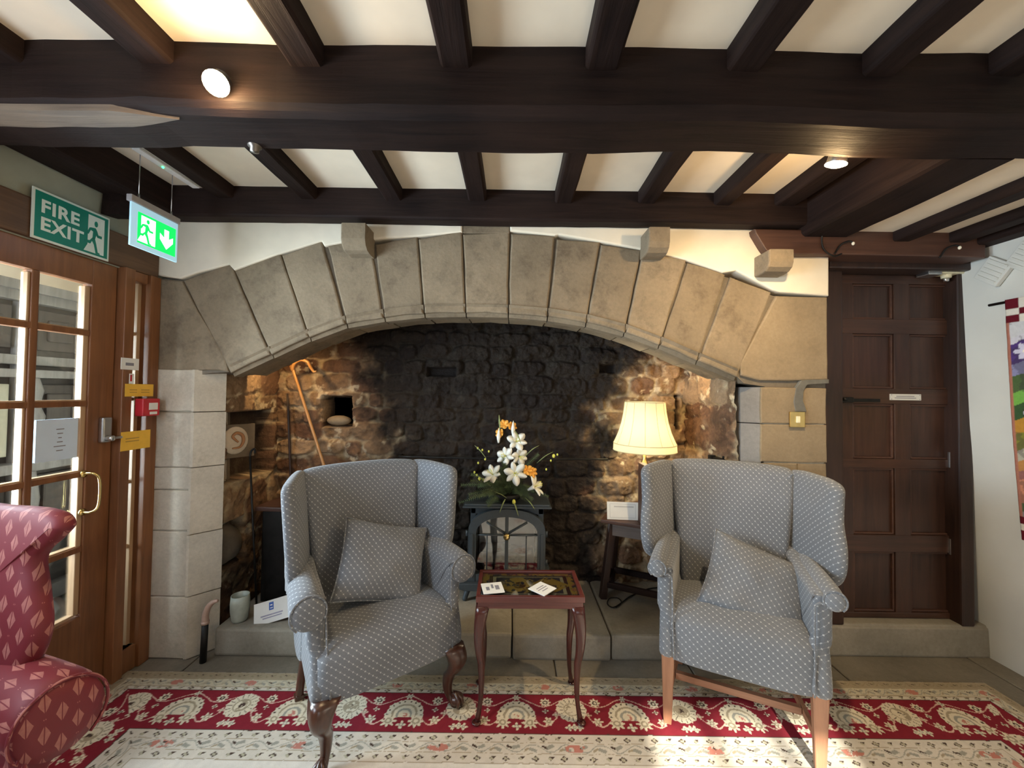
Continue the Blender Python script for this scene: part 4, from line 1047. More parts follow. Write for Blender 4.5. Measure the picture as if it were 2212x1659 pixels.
mb = MB(); pts = [(-0.30, 0.085), (-0.29, 0.115), (-0.26, 0.12), (0.26, 0.12), (0.29, 0.115), (0.30, 0.085), (0.26, 0.072), (-0.26, 0.072)]
mb.prism(pts, -0.055, 0.28, XZ, 0.006); mb.build('tray', stove_m, stv)
def arch_pts(hw_, z0, zs, zt, n=16): return [(-hw_, z0)] + [(-hw_ * math.cos(PI * k / n), zs + (zt - zs) * math.sin(PI * k / n) ** 0.8) for k in range(n + 1)] + [(hw_, z0)]
mb = MB(); O_ = arch_pts(0.245, 0.12, 0.42, 0.575); I_ = arch_pts(0.197, 0.12, 0.405, 0.525)
for a, b_, q0, q1 in [(O_[i], O_[i + 1], I_[i], I_[i + 1]) for i in range(len(O_) - 1)]:
    mb.prism([a, b_, q1, q0], -0.025, 0.02, XZ)
sb(mb, -0.197, 0.197, -0.022, 0.02, 0.12, 0.165); sb(mb, -0.235, -0.212, -0.033, -0.022, 0.15, 0.42); sb(mb, 0.212, 0.235, -0.033, -0.022, 0.15, 0.42)
mb.build('door_frame', stove_m, stv)
mb = MB(); sb(mb, -0.011, 0.011, -0.02, -0.005, 0.15, 0.53)
for a in (-1, 1):
    mb.tube([(0, -0.012, 0.405), (a * 0.195, -0.012, 0.408)], 0.004, 8); mb.tube([(0, -0.012, 0.41), (a * 0.13, -0.012, 0.487)], 0.005, 8); mb.tube([(a * 0.125, -0.004, 0.165), (a * 0.125, -0.004, 0.40)], 0.004, 8)
mb.build('glazing_bars', stove_m, stv)
mb = MB(); mb.lathe([(0.0, -0.045), (0.012, -0.044), (0.020, -0.036), (0.022, -0.028), (0.018, -0.018), (0.0, -0.016)], (0, 0, 0.403), 20, 'Y'); mb.build('knob', brass, stv, label='round brass knob')
gp = [(x, z) for x, z in I_]; mb = MB(); mb.prism(gp, -0.002, 0.001, XZ); mb.build('glass', glass_s, stv)
mb = MB(); sb(mb, -0.19, 0.19, 0.20, 0.21, 0.14, 0.53); mb.build('fireback', stove_glare, stv, label='fireback painted white for the glare in the glass')
for k, (x0, x1, z, r) in enumerate(((-0.15, 0.12, 0.20, 0.035), (-0.08, 0.17, 0.255, 0.03), (-0.17, 0.02, 0.265, 0.03))):
    mb = MB(); mb.tube([(x0, 0.12 + 0.02 * k, z), (x0 + .1, 0.12, z + .01), (x1, 0.10, z + 0.02 * k)], [r, r * 1.1, r * .85], 10, 3); mb.build('log', log_m, stv)
for sx_ in (-1, 1):
    for y in (0.0, 0.24):
        mb = MB(); mb.tube([(sx_ * 0.235, y, 0.085), (sx_ * 0.25, y - .01, 0.04), (sx_ * 0.262, y - 0.02, 0.0)], [0.024, 0.017, 0.014], 8, 3); mb.build('leg', stove_m, stv)
    for z in (0.22, 0.40): 
        mb = MB(); mb.lathe([(0.009, 0), (0.009, 0.035)], (sx_ * 0.252, -0.01, z), 10); mb.build('hinge', stove_m, stv)

# ------------------------------------------------------------------ flower arrangement on the stove
FX, FY, FZ = -0.02, 2.60, HZ + 0.604
arr = empty('flower_arrangement', (FX, FY, FZ), 0, 'white lilies and orange flowers with fern in a low bowl on the stove', 'flowers')
mb = MB(); mb.lathe([(0.05, 0), (0.085, 0.02), (0.10, 0.05), (0.095, 0.055), (0.08, 0.05), (0.0, 0.045)], (0, 0, 0), 24); mb.build('bowl', iron, arr)
def fp(x, y, Y): p = aY(x, y, Y); return p - Vector((FX, FY, FZ))
def petal(mb, c, d, up, ln, wd, curl, seg=7):
    """one petal leaving c along d, recurving away from up"""
    d = d.normalized(); side = d.cross(up).normalized(); rings = []
    for i in range(seg + 1):
        s_ = i / seg; w_ = wd * (math.sin(PI * (0.12 + 0.88 * s_)) ** 0.75) * (1 - 0.25 * s_)
        p = c + d * ln * math.sin(s_ * 1.25) / 0.95 * 0.8 + up * (ln * 0.75 * s_ * (1 - s_ * curl))
        rings.append([p - side * w_, p + up * w_ * 0.25 - d * 0.001, p + side * w_, p - up * w_ * 0.12 + d * 0.001])
    mb.loft(rings)
def flower(name, c, face, ln, wd, mat, n=6, curl=0.75, centre=None):
    mb = MB(); up = Vector(face).normalized(); a = up.orthogonal().normalized(); b_ = up.cross(a)
    for k in range(n):
        q = 2 * PI * k / n + random.uniform(-.12, .12); petal(mb, c, a * math.cos(q) + b_ * math.sin(q), up, ln * random.uniform(.92, 1.08) * (1 if k % 2 else .94), wd * (1 if k % 2 else 0.75), curl)
    mb.tube([c - up * ln * 0.5, c], [wd * 0.25, wd * 0.55], 8)
    f = mb.build(name, mat, arr)
    if centre:
        m2 = MB()
        for k in range(5):
            q = 2 * PI * k / 5; e_ = c + up * ln * 0.62 + (a * math.cos(q) + b_ * math.sin(q)) * ln * 0.13
            m2.tube([c, e_], [0.0012, 0.001], 5); m2.ball(e_, 0.0035, 6)
        m2.build('stamens', centre, f)
    return f
random.seed(11)
for (x, y, Y, face, ln) in ((1115, 955, 2.54, (0.2, -1, 0.5), 0.068), (1094, 985, 2.52, (-0.5, -1, 0.2), 0.062), (1112, 1022, 2.48, (0.1, -1, 0.1), 0.074), (1066, 1026, 2.50, (-0.5, -0.8, 0.7), 0.070), (1153, 1052, 2.48, (0.75, -0.4, 0.5), 0.070), (1120, 985, 2.53, (0.5, -1, -0.1), 0.06)):
    flower('lily', fp(x, y, Y), face, ln * 1.32, 0.027, petal_w, 6, 0.62, petal_y)
for (x, y, Y, face) in ((1090, 918, 2.56, (-.2, -1, .5)), (1104, 922, 2.56, (.5, -1, .4)), (1082, 936, 2.56, (-.7, -1, .2)), (1137, 1016, 2.49, (.3, -1, .3)), (1148, 1020, 2.5, (.7, -1, .1))):
    flower('orange_flower', fp(x, y, Y), face, 0.044, 0.019, petal_o, 6, 0.4)
for (x, y) in ((1108, 927), (1077, 943)):
    mb = MB(); mb.tube([fp(x, y + 14, 2.54), fp(x, y, 2.54), fp(x + 1, y - 18, 2.54)], [0.005, 0.013, 0.002], 8, 3); mb.build('closed_lily', petal_w, arr)
core = fp(1100, 1080, 2.60) + Vector((0, 0, 0.02))
mb = MB()
for k in range(46):
    q = random.uniform(-0.25, PI + .25); ln = random.uniform(0.12, 0.29) * (1.0 if random.random() < .7 else .7) * (1.15 if abs(math.cos(q)) > .5 else .9)
    if k > 36: q = random.choice((random.uniform(-0.6, -0.1), PI + random.uniform(.1, .6))); ln = 0.17
    d = Vector((math.cos(q), random.uniform(-0.8, 0.1), math.sin(q) * 0.95 + 0.12)).normalized()
    st = core + Vector((0, 0, random.uniform(0, 0.09))); tip = st + d * ln + Vector((0, 0, -0.05 * abs(math.cos(q))))
    mid = st.lerp(tip, .5) + Vector((0, -0.02, 0.02)); P = catmull([st, mid, tip], 7)
    mb.tube(P, [0.002, 0.0008], 4)
    for i in range(3, len(P) - 1):
        tg = (P[i + 1] - P[i - 1]).normalized(); sd_ = tg.cross(Vector((0, -1, 0.2))).normalized()
        for sg in (-1, 1):
            for jj in (0, .5):
                p = P[i].lerp(P[i + 1], jj); l = 0.024 * (1 - i / len(P)) + 0.010; e_ = p + sd_ * sg * l + tg * l * 0.7
                w2 = tg * 0.0022; v = [mb.bm.verts.new(t__) for t__ in (p - w2, e_, p + w2)]; mb.face(v)
mb.build('fern_fronds', green, arr, recalc=False)
mb = MB()
for (x0, y0, x1, y1) in ((1093, 1075, 1079, 1108), (1135, 1075, 1156, 1102), (1108, 1080, 1120, 1115), (1080, 930, 1078, 896), (1112, 930, 1126, 960), (1135, 985, 1165, 962), (1160, 1000, 1195, 976), (1050, 990, 1025, 962), (1060, 1050, 1022, 1022), (1100, 1080, 1068, 1062)):
    a, b_ = fp(x0, y0, 2.52), fp(x1, y1, 2.50); mb.tube([a, a.lerp(b_, .5) + Vector((0, -.02, .012)), b_], [0.003, 0.0055, 0.0008], 6, 4, flat=(1, .5))
mb.build('long_leaves', green_l, arr)
for (x, y, r) in ((1036, 1034, .010), (1030, 1026, .006), (1025, 1020, .006), (1044, 1036, .006), (1033, 1000, .006), (1048, 992, .006), (1032, 968, .006), (1042, 972, .006), (1056, 975, .006), (1196, 985, .010), (1204, 982, .006), (1190, 995, .006), (1180, 1014, .006), (1110, 1084, .012)):
    mb = MB(); mb.ball(fp(x, y, 2.51), r, 8, (1, 1, 1.3)); mb.build('bud', petal_y, arr)

# ------------------------------------------------------------------ lamp table, table lamp, card, box frame
LTX, LTY = 0.90, 2.56
TZ = 0.64
lt = empty('lamp_table', (LTX, LTY, HZ), math.radians(-25), 'dark oak joined stool table with splayed legs behind the square-legged armchair', 'table')
h_ = TZ - HZ
mb = MB(); mb.box(-0.285, 0.27, -0.135, 0.125, h_ - 0.022, h_, 0.005); mb.build('table_top', oak_red, lt)
mb = MB()
for y in (-0.10, 0.10): mb.box(-0.24, 0.24, y - .011, y + .011, h_ - 0.10, h_ - 0.022, 0.003)
for x in (-0.235, 0.235): mb.box(x - .011, x + .011, -0.10, 0.10, h_ - 0.10, h_ - 0.022, 0.003)
mb.build('apron', wood('grey_oak_apron', (0.04, 0.03, 0.027), (0.15, 0.12, 0.11), 'X', 0.5), lt)
def bar(mb, a, b_, hw_, hh_): 
    a, b_ = Vector(a), Vector(b_); M = Matrix.Translation((a + b_) / 2) @ (b_ - a).to_track_quat('Y', 'Z').to_matrix().to_4x4(); l = (b_ - a).length / 2; mb.box(-hw_, hw_, -l, l, -hh_, hh_, 0.003, M)
for sx_ in (-1, 1):
    for sy_ in (-1, 1):
        mb = MB(); bar(mb, (sx_ * 0.27, sy_ * 0.125, 0.0), (sx_ * 0.22, sy_ * 0.09, h_ - 0.03), 0.02, 0.02); mb.build('leg', oak_z, lt)
mb = MB()
for sy_ in (-1, 1): bar(mb, (-0.262, sy_ * 0.118, 0.09), (0.262, sy_ * 0.118, 0.09), 0.012, 0.018)
for sx_ in (-1, 1): bar(mb, (sx_ * 0.262, -0.118, 0.09), (sx_ * 0.262, 0.118, 0.09), 0.012, 0.018)
mb.build('stretcher', oak_x, lt)
LP = Vector((aY(1392, 1000, 2.60).x, 2.60, TZ + 0.001))
lampo = empty('table_lamp', LP, 0, 'lit table lamp with a cream bell shade on the dark table in the fireplace', 'lamp')
zt_, zb_ = aY(1390, 869, 2.60).z - TZ, aY(1390, 973, 2.60).z - TZ
r0 = (aY(1432, 870, 2.60).x - aY(1349, 870, 2.60).x) / 2; r1 = (aY(1457, 970, 2.60).x - aY(1327, 970, 2.60).x) / 2
Hs = zt_ - zb_
prof = [(r0, zt_), (r0 + (r1 - r0) * .10, zt_ - Hs * .2), (r0 + (r1 - r0) * .28, zt_ - Hs * .42), (r0 + (r1 - r0) * .55, zt_ - Hs * .63), (r0 + (r1 - r0) * .86, zt_ - Hs * .80), (r1, zt_ - Hs * .86), (r1 + .002, zb_)]
mb = MB(); mb.lathe(prof, (0, 0, 0), 48, caps=False); mb.lathe([(r - 0.0015, z) for r, z in prof], (0, 0, 0), 48, caps=False); shd = mb.build('lamp_shade', shade_m, lampo, recalc=False)
mb = MB()
for k in range(12):
    q = 2 * PI * k / 12 + .22; mb.tube([(math.cos(q) * (r + .001), math.sin(q) * (r + .001), z) for r, z in prof[:6]], 0.0016, 5, 3)
for r, z in (prof[0], prof[5], prof[6]): mb.tube([(math.cos(2 * PI * k / 40) * r, math.sin(2 * PI * k / 40) * r, z) for k in range(41)], 0.0026, 6)
mb.build('shade_trim', shade_trim, shd)
mb = MB(); bx0 = zb_ - 0.075
mb.lathe([(0.0, 0.0), (0.062, 0.0), (0.062, 0.012), (0.03, 0.03), (0.018, 0.06), (0.024, bx0 - .06), (0.034, bx0 - 0.03), (0.020, bx0), (0.012, bx0 + .02), (0.011, zb_ + 0.06)], (0, 0, 0), 24); mb.build('base', brass, lampo)
mb = MB(); mb.ball((0, 0, zb_ + 0.10), 0.028, 14, (1, 1, 1.2)); mb.build('bulb', emis('lamp_bulb', (1.0, 0.85, 0.55), 25), lampo)
lamp('table_lamp_light', 'POINT', LP + Vector((0, 0, zb_ + 0.10)), 5.5, (1.0, 0.86, 0.58), 0.045)
p = aY(1397, 1060, 2.42)
mb = MB(); mb.box(-0.02, 0.02, -0.02, 0.11, 0, 0.375, 0.004); bf = mb.build('letter_stand', oak_red, None, 'upright dark wooden stand with papers beside the lamp, half hidden by the armchair', 'stand'); bf.location = (p.x + 0.002, 2.42, TZ + 0.001)
mb = MB(); mb.box(0.022, 0.05, -0.015, 0.10, 0.03, 0.31, 0.002); mb.build('papers', paper, bf)
cp = aY(1345, 1112, 2.56); flat_card('card', 'white landscape card standing on the dark lamp table', 'card', (cp.x, 2.56, TZ + 0.056), 0, 0.20, 0.11, rot3=(math.radians(80), 0, math.radians(-4)), marks=[(-.055, .07, .022, .03), (-.082, -.080, -.043, .043), (.080, .082, -.043, .043), (-.082, .082, .041, .043), (-.082, .082, -.043, -.041)], mk=plain('pale_print', (0.5, 0.5, 0.5), 0.8))
mb = MB(); pc = [aZ(x, y, HZ + 0.006) - LP for x, y in ((1400, 1272), (1362, 1288), (1345, 1300), (1325, 1312), (1312, 1304), (1318, 1292), (1335, 1292), (1342, 1302), (1330, 1312))]
mb.tube([Vector((0.045, 0.04, 0.012)), Vector((0.16, 0.10, -0.02)), Vector((0.30, 0.08, -0.25)), pc[0] + Vector((0.22, 0.05, 0.02))] + pc, 0.0035, 8, 6); mb.build('lamp_cord', iron, lampo, label='black cord looping on the hearth stones')

# ------------------------------------------------------------------ things in the fireplace, on its door side
A, B = aY(636, 808, 2.68), aZ(795, 1262, HZ)
B = Vector((aY(795, 1200, 2.5).x, 2.50, HZ + 0.006))
hookp = [aY(x, y, 2.68) for x, y in ((632, 800), (636, 786), (650, 778), (664, 782), (671, 793), (678, 803), (684, 802))]
mb = MB(); mb.tube([B, B.lerp(A, .5), A] + hookp, [0.009, 0.010, 0.011, 0.011, 0.007], 12, 6); mb.build('walking_crook', crook_m, None, 'honey-coloured shepherd crook leaning against the back of the fireplace', 'crook')
a, b_ = aY(621, 850, 2.74), Vector((aY(634, 1250, 2.68).x, 2.68, HZ + .003)); mb = MB(); mb.tube([b_, b_.lerp(a, .5) + Vector((.004, 0, 0)), a], [0.009, 0.008, 0.007], 10, 4); mb.build('dark_stick', oak_z, None, 'thin dark stick standing in the back corner beside the crook', 'stick')
# poker leaning from the niche to the black chest
a, b_ = Vector((-1.585, 2.40, 1.04)), Vector((-1.50, 2.37, HZ + .003))
mb = MB(); mb.tube([a, b_], 0.006, 8); mb.tube([a, a + Vector((0.0, 0.01, 0.03)), a + Vector((0.02, 0.01, 0.045)), a + Vector((0.03, 0, .02))], 0.006, 8, 4); mb.build('fire_poker', iron, None, 'thin black fire poker leaning against the jamb side of the fireplace', 'poker')
ch_ = empty('log_chest', (-1.29, 2.60, HZ), math.radians(-4), 'black log chest with a brown wooden lid behind the claw-footed armchair', 'chest')
mb = MB(); mb.box(-0.23, 0.23, -0.17, 0.16, 0.0, 0.565, 0.01); mb.build('body', iron, ch_)
mb = MB(); mb.box(-0.26, 0.26, -0.20, 0.165, 0.567, 0.595, 0.008); mb.build('lid', oak_red, ch_)
# boulder in the lower recess
mb = MB(); mb.ball((0, 0, 0), 0.11, 20, (0.62, 0.85, 1.05))
for v in mb.bm.verts: v.co *= 1 + 0.35 * (mnoise.noise(v.co * 9) )
o = mb.build('rubble_stone', mortar, None, 'rough dark stone in the low recess of the fireplace jamb', 'stone')
o.location = (-1.715, 2.39, 0.515)
# ear-shaped relief on a board, in the side niche
nb_ = empty('relief_plaque', (-1.655, 2.375, na.z - 0.27), math.radians(58), 'small board with a pale shell-like oval relief, in the side niche', 'plaque')
mb = MB(); mb.box(-0.085, 0.10, -0.008, 0.012, 0.0, 0.20, 0.003); mb.build('board', plain('plaque_board', (0.16, 0.12, 0.08), 0.8), nb_)
mb = MB(); mb.ball((-0.01, -0.012, 0.105), 0.083, 20, (0.85, 0.14, 1.0)); mb.build('oval', plain('plaque_oval', (0.60, 0.50, 0.38), 0.7), nb_)
mb = MB(); mb.tube([(-.03, -.026, .06), (.01, -.028, .065), (.028, -.028, .10), (.02, -.028, .135), (-.01, -.028, .15), (-.03, -.027, .13), (-.015, -.028, .11), (.0, -.028, .095)], [0.004, 0.010, 0.008, 0.005], 8, 4); mb.build('relief', plain('plaque_relief', (0.42, 0.20, 0.09), 0.7), nb_)
# round stone in the back niche
mb = MB(); mb.ball((0, 0, 0), 0.075, 16, (1.15, 0.7, 0.48)); o = mb.build('round_stone', ashlar_r, None, 'smooth flat pebble lying in the square niche of the back wall', 'stone')
o.location = ((nh.x + nh2.x) / 2, 2.83, nh2.z + 0.040)
# beaker and leaflet
HZL = HZ + 0.011
p = aZ(492, 1344, HZL); mb = MB(); mb.lathe([(0.0, 0), (0.034, 0), (0.040, 0.01), (0.047, 0.06), (0.048, 0.10), (0.045, 0.142), (0.041, 0.142), (0.043, 0.10), (0.038, 0.012), (0, 0.008)], (0, 0, 0), 28)
o = mb.build('ceramic_beaker', ceramic, None, 'grey-green glazed beaker at the end of the hearth by the pier', 'beaker'); o.location = (-1.515, 2.245, HZL)
flat_card('leaflet', 'white leaflet with a blue emblem propped on the hearth beside the beaker', 'leaflet', (-1.335, 2.25, HZL + 0.052), 0, 0.19, 0.115, rot3=(math.radians(62), math.radians(-13), math.radians(12)), marks=[(-.06, .055, -.020, -.013), (-.05, .05, -.032, -.026)], mk=plain('mauve_print', (0.35, 0.34, 0.45), 0.8))
lf = [o for o in bpy.data.objects if o.name == 'leaflet'][0]
mb = MB(); mb.box(-0.016, 0.008, 0.006, 0.046, 0.003, 0.0038); mb.build('emblem', ink_b, lf)
mb = MB(); mb.box(-0.010, 0.002, 0.028, 0.034, 0.0038, 0.0043); mb.box(-0.010, 0.004, 0.014, 0.018, 0.0038, 0.0043); mb.build('emblem_detail', paper, lf)
# walking stick leaning at the pier
p = aZ(446, 1424, 0.0); mb = MB()
stk = empty('walking_stick', (p.x, 2.115, 0.001), 0, 'dark upright walking stick with a pale curved handle in front of the pier', 'stick')
mb.tube([(0, 0, 0), (0.006, 0, 0.21)], [0.016, 0.015], 12); mb.build('shaft', iron, stk)
mb = MB(); mb.tube([(0.006, 0, 0.21), (0.006, 0, 0.245), (0.018, 0, 0.285), (0.045, 0, 0.315), (0.07, 0, 0.322)], [0.017, 0.016, 0.015, 0.012, 0.007], 12, 5); mb.lathe([(0.019, 0.20), (0.019, 0.215)], (0.006, 0, 0), 12); mb.build('handle', stick_top, stk)
# iron bar across the back, bracket on the jamb
a, b_ = aY(862, 986, 2.70), aY(1312, 992, 2.70)
mb = MB(); mb.tube([a, a.lerp(b_, .5) + Vector((0, -.01, -.004)), b_], 0.007, 8, 5); mb.tube([a, a + Vector((0, 0.08, 0))], 0.007); mb.tube([b_, b_ + Vector((0, 0.08, 0))], 0.007); mb.build('fire_bar', iron, None, 'long thin iron bar across the soot-black back wall', 'bar')
a = aY(1555, 990, 2.4); mb = MB(); mb.box(1.218, 1.25, 2.30, 2.40, a.z - .02, a.z + .012, 0.004); mb.tube([(1.235, 2.30, a.z), (1.22, 2.27, a.z + .03)], 0.006); mb.box(1.20, 1.235, 2.38, 2.41, a.z - .02, a.z + .02, 0.004); mb.build('iron_bracket', iron, None, 'small black iron bracket on the jamb just above the square-legged armchair', 'bracket')

# ------------------------------------------------------------------ signs
def man(mb, ox, oy, s_, d0, d1, fn, M=None):
    """running figure: filled shapes in sign space"""
    def f(u, v, d): return fn(ox + u * s_, oy + v * s_, d)
    n = 16; mb.prism([(0.60 + .085 * math.cos(2 * PI * k / n), 0.86 + .085 * math.sin(2 * PI * k / n)) for k in range(n)], d0, d1, f)
    mb.prism([(0.36, 0.72), (0.58, 0.74), (0.66, 0.66), (0.72, 0.56), (0.90, 0.56), (0.90, 0.48), (0.68, 0.48), (0.62, 0.54), (0.56, 0.40), (0.44, 0.42), (0.46, 0.62), (0.34, 0.64), (0.24, 0.50), (0.17, 0.54), (0.28, 0.70)], d0, d1, f)
    mb.prism([(0.44, 0.44), (0.56, 0.42), (0.62, 0.30), (0.72, 0.04), (0.80, 0.04), (0.82, 0.0), (0.62, 0.0), (0.52, 0.24), (0.42, 0.34), (0.34, 0.24), (0.08, 0.24), (0.08, 0.32), (0.30, 0.33)], d0, d1, f)
def text(mb, s_, size, ox, oy, d, fn):
    cu = bpy.data.curves.new('t', 'FONT'); cu.body = s_; cu.size = size; cu.extrude = 0.0004; cu.offset = size * 0.028; cu.space_character = 1.08; cu.resolution_u = 3
    o = bpy.data.objects.new('t', cu); COL.objects.link(o); dg = bpy.context.evaluated_depsgraph_get(); me = bpy.data.meshes.new_from_object(o.evaluated_get(dg))
    vs = [mb.bm.verts.new(fn(ox + v.co.x, oy + v.co.y, d + v.co.z + .0004)) for v in me.vertices]
    for p_ in me.polygons: mb.face([vs[i] for i in p_.vertices], None, False)
    bpy.data.objects.remove(o); bpy.data.curves.remove(cu); bpy.data.meshes.remove(me)
# FIRE EXIT board: u runs along +y on the wall, faces +x
sg = empty('fire_exit_sign', (XL + 0.024, 1.552, 2.043), 0, 'green FIRE EXIT board with a running figure above the glazed door', 'sign')
fs = lambda u, v, d: Vector((d, u, v))
mb = MB(); mb.box(0, 0.006, 0, 0.30, 0, 0.205, 0.001); mb.build('board', w_sign, sg)
mb = MB(); mb.prism([(0.008, 0.009), (0.292, 0.009), (0.292, 0.196), (0.008, 0.196)], 0.006, 0.0068, fs); mb.build('green_field', g_sign, sg)
mb = MB(); text(mb, 'FIRE', 0.074, 0.026, 0.115, 0.007, fs); text(mb, 'EXIT', 0.074, 0.026, 0.043, 0.007, fs); mb.build('lettering', w_sign, sg)
mb = MB(); mb.prism([(0.205, 0.185), (0.275, 0.185), (0.275, 0.018), (0.262, 0.018), (0.262, 0.172), (0.205, 0.172)], 0.0069, 0.0078, fs)
mb.prism([(0.205, 0.183), (0.262, 0.183), (0.262, 0.018), (0.190, 0.018), (0.205, 0.05)], 0.0069, 0.0076, fs); mb.build('doorway_panel', w_sign, sg)
mb = MB(); man(mb, 0.182, 0.018, 0.155, 0.0077, 0.0086, lambda u, v, d: fs((u - .182) * 0.56 + .186, v, d)); mb.build('running_figure', g_sign, sg)
# hanging lit exit sign
hz = aY(330, 500, 1.80)
P0, P1 = aX(283, 440, -1.62), aX(380, 480, -1.62)
sgn = empty('exit_sign', (-1.62, P0.y, 2.052), 0, 'lit green exit sign with running figure and down arrow, hanging on two wires', 'sign')
Wd = P1.y - P0.y + 0.01; Ht = 0.185
mb = MB(); mb.box(-0.006, 0.002, 0, Wd, 0, Ht, 0.001); mb.build('clear_blade', emis('blade_glow', (0.40, 0.66, 0.82), 0.38), sgn)
mb = MB(); fs2 = lambda u, v, d: Vector((d, u, v))
mb.prism([(0.03, 0.022), (Wd - 0.012, 0.022), (Wd - 0.012, Ht - 0.03), (0.03, Ht - 0.03)], 0.002, 0.003, fs2); mb.build('green_field', g_lit, sgn)
mb = MB(); gw = Wd - 0.042
mb.prism([(0.045, Ht - .04), (0.045 + gw * .36, Ht - .04), (0.045 + gw * .36, .03), (0.030, .03), (0.045, .06)], 0.0032, 0.0038, fs2)
ax0 = 0.03 + gw * 0.74; mb.prism([(ax0 - .012, Ht - .055), (ax0 + .012, Ht - .055), (ax0 + .012, .09), (ax0 + .034, .105), (ax0 + .034, .078), (ax0, .04), (ax0 - .034, .078), (ax0 - .034, .105), (ax0 - .012, .09)], 0.0032, 0.0038, fs2)
mb.build('white_symbols', w_lit, sgn)
mb = MB(); man(mb, 0, 0, 1, 0.0039, 0.0045, lambda u, v, d: fs2(0.026 + u * gw * .44, 0.03 + v * (Ht - .072), d)); mb.build('running_figure', g_lit, sgn)
mb = MB(); mb.box(-0.014, 0.010, -0.008, Wd + 0.004, Ht, Ht + 0.028, 0.003); mb.build('top_rail', plain('grey_rail', (0.35, 0.33, 0.33), 0.5), sgn)
mb = MB()
for y in (0.035, Wd - 0.035): mb.tube([(-0.002, y, Ht + .02), (-0.002, y, 2.47 - 2.052)], 0.0018, 6); mb.lathe([(0.005, Ht + .02), (0.004, Ht + .045)], (-0.002, y, 0), 8)
mb.build('wire', steel, sgn)
mb = MB(); q0, q1 = aZ(290, 320, 2.47), aZ(385, 372, 2.47)
em = empty('emergency_light_housing', (-1.60, q0.y - 0.04, 2.465), 0, 'long white housing on the ceiling holding up the hanging exit sign', 'light fitting')
ln_ = 0.36; mb.box(-0.035, 0.035, 0, ln_, 0, 0.044, 0.005); mb.build('housing', white, em)
mb = MB(); mb.box(-0.018, 0.018, 0.02, ln_ - .02, -0.012, 0.0, 0.004); mb.build('lens', plain('lens_white', (0.8, 0.8, 0.8), 0.2), em)
mb = MB(); mb.ball((0.0, 0.15, -0.014), 0.005, 8); mb.build('status_led', led, em)

q0 = aX(252, 442, -1.90); mb = MB(); mb.prism(wobble([(-0.035, -0.06), (0.04, -0.05), (0.045, 0.05), (-0.03, 0.06)], 0.02, 0.004, 5), -0.04, 0.05, YZ, 0.006)
o = mb.build('timber_bracket', oak_y, None, 'small black timber block under the wall beam between the two exit signs', 'bracket'); o.location = q0

# ------------------------------------------------------------------ spotlights
def spotlight(px, py, Y, label, aim, power):
    p = aY(px, py, Y); e = empty('spotlight', p, 0, label, 'spotlight', 'spotlights on the crossbeam')
    mb = MB(); d = Vector(aim).normalized(); M = d.to_track_quat('-Z', 'Y').to_matrix().to_4x4()
    m2 = MB(); m2.lathe([(0.031, 0.0), (0.032, 0.004), (0.028, 0.05), (0.018, 0.06), (0.0, 0.062)], (0, 0, 0), 20); 
    bmesh.ops.transform(m2.bm, matrix=M, verts=m2.bm.verts); m2.build('housing', steel, e)
    m3 = MB(); m3.lathe([(0.0, -0.006), (0.020, -0.010), (0.034, -0.004), (0.034, 0.0), (0, 0.001)], (0, 0, 0), 20); bmesh.ops.transform(m3.bm, matrix=M, verts=m3.bm.verts); m3.build('bulb', bulb, e)
    lamp('spotlight_glow', 'POINT', p + d * 0.04, power * 0.11, (1.0, 0.66, 0.32), 0.03)
    lamp('spotlight_light', 'SPOT', p + d * 0.015, power, (1.0, 0.74, 0.42), 0.02, p + d, spot=math.radians(175), blend=1.0)
    return e
spotlight(467, 180, 1.15, 'lit warm spotlight on the front of the crossbeam, nearer the FIRE EXIT sign', (0.25, -0.75, -0.8), 30)
spotlight(1806, 354, 1.44, 'lit warm spotlight under the crossbeam, nearer the panelled door', (-0.1, 0.25, -0.9), 42)
p = aY(574, 318, 1.42); mb = MB(); mb.lathe([(0.022, 0.02), (0.022, 0.0), (0.014, -0.004), (0.014, -0.018), (0.0, -0.02)], (0, 0, 0), 18); o = mb.build('ceiling_fitting', plain('dull_nickel', (0.2, 0.18, 0.16), 0.35, 0.8), None, 'small unlit round fitting under the crossbeam', 'light fitting'); o.location = (p.x, 1.36, 2.298)
# two hidden downlighters inside the arch
for x, pw in ((-1.47, 5.5), (1.10, 5.0)):
    mb = MB(); mb.lathe([(0.03, 0), (0.03, 0.06), (0, 0.062)], (0, 0, 0), 16); lb = 'small downlighter behind the arch shoulder, pier side' if x < 0 else 'small downlighter behind the arch shoulder, lamp side'
    o = mb.build('downlighter', iron, None, lb, 'light fitting', 'downlighters inside the arch'); o.location = (x, 2.46, 1.76)
    lamp('downlighter_light', 'SPOT', (x, 2.46, 1.75), pw * 3.2, (1.0, 0.66, 0.30), 0.03, (x * 0.95, 2.60, 1.0), spot=math.radians(155), blend=0.8)

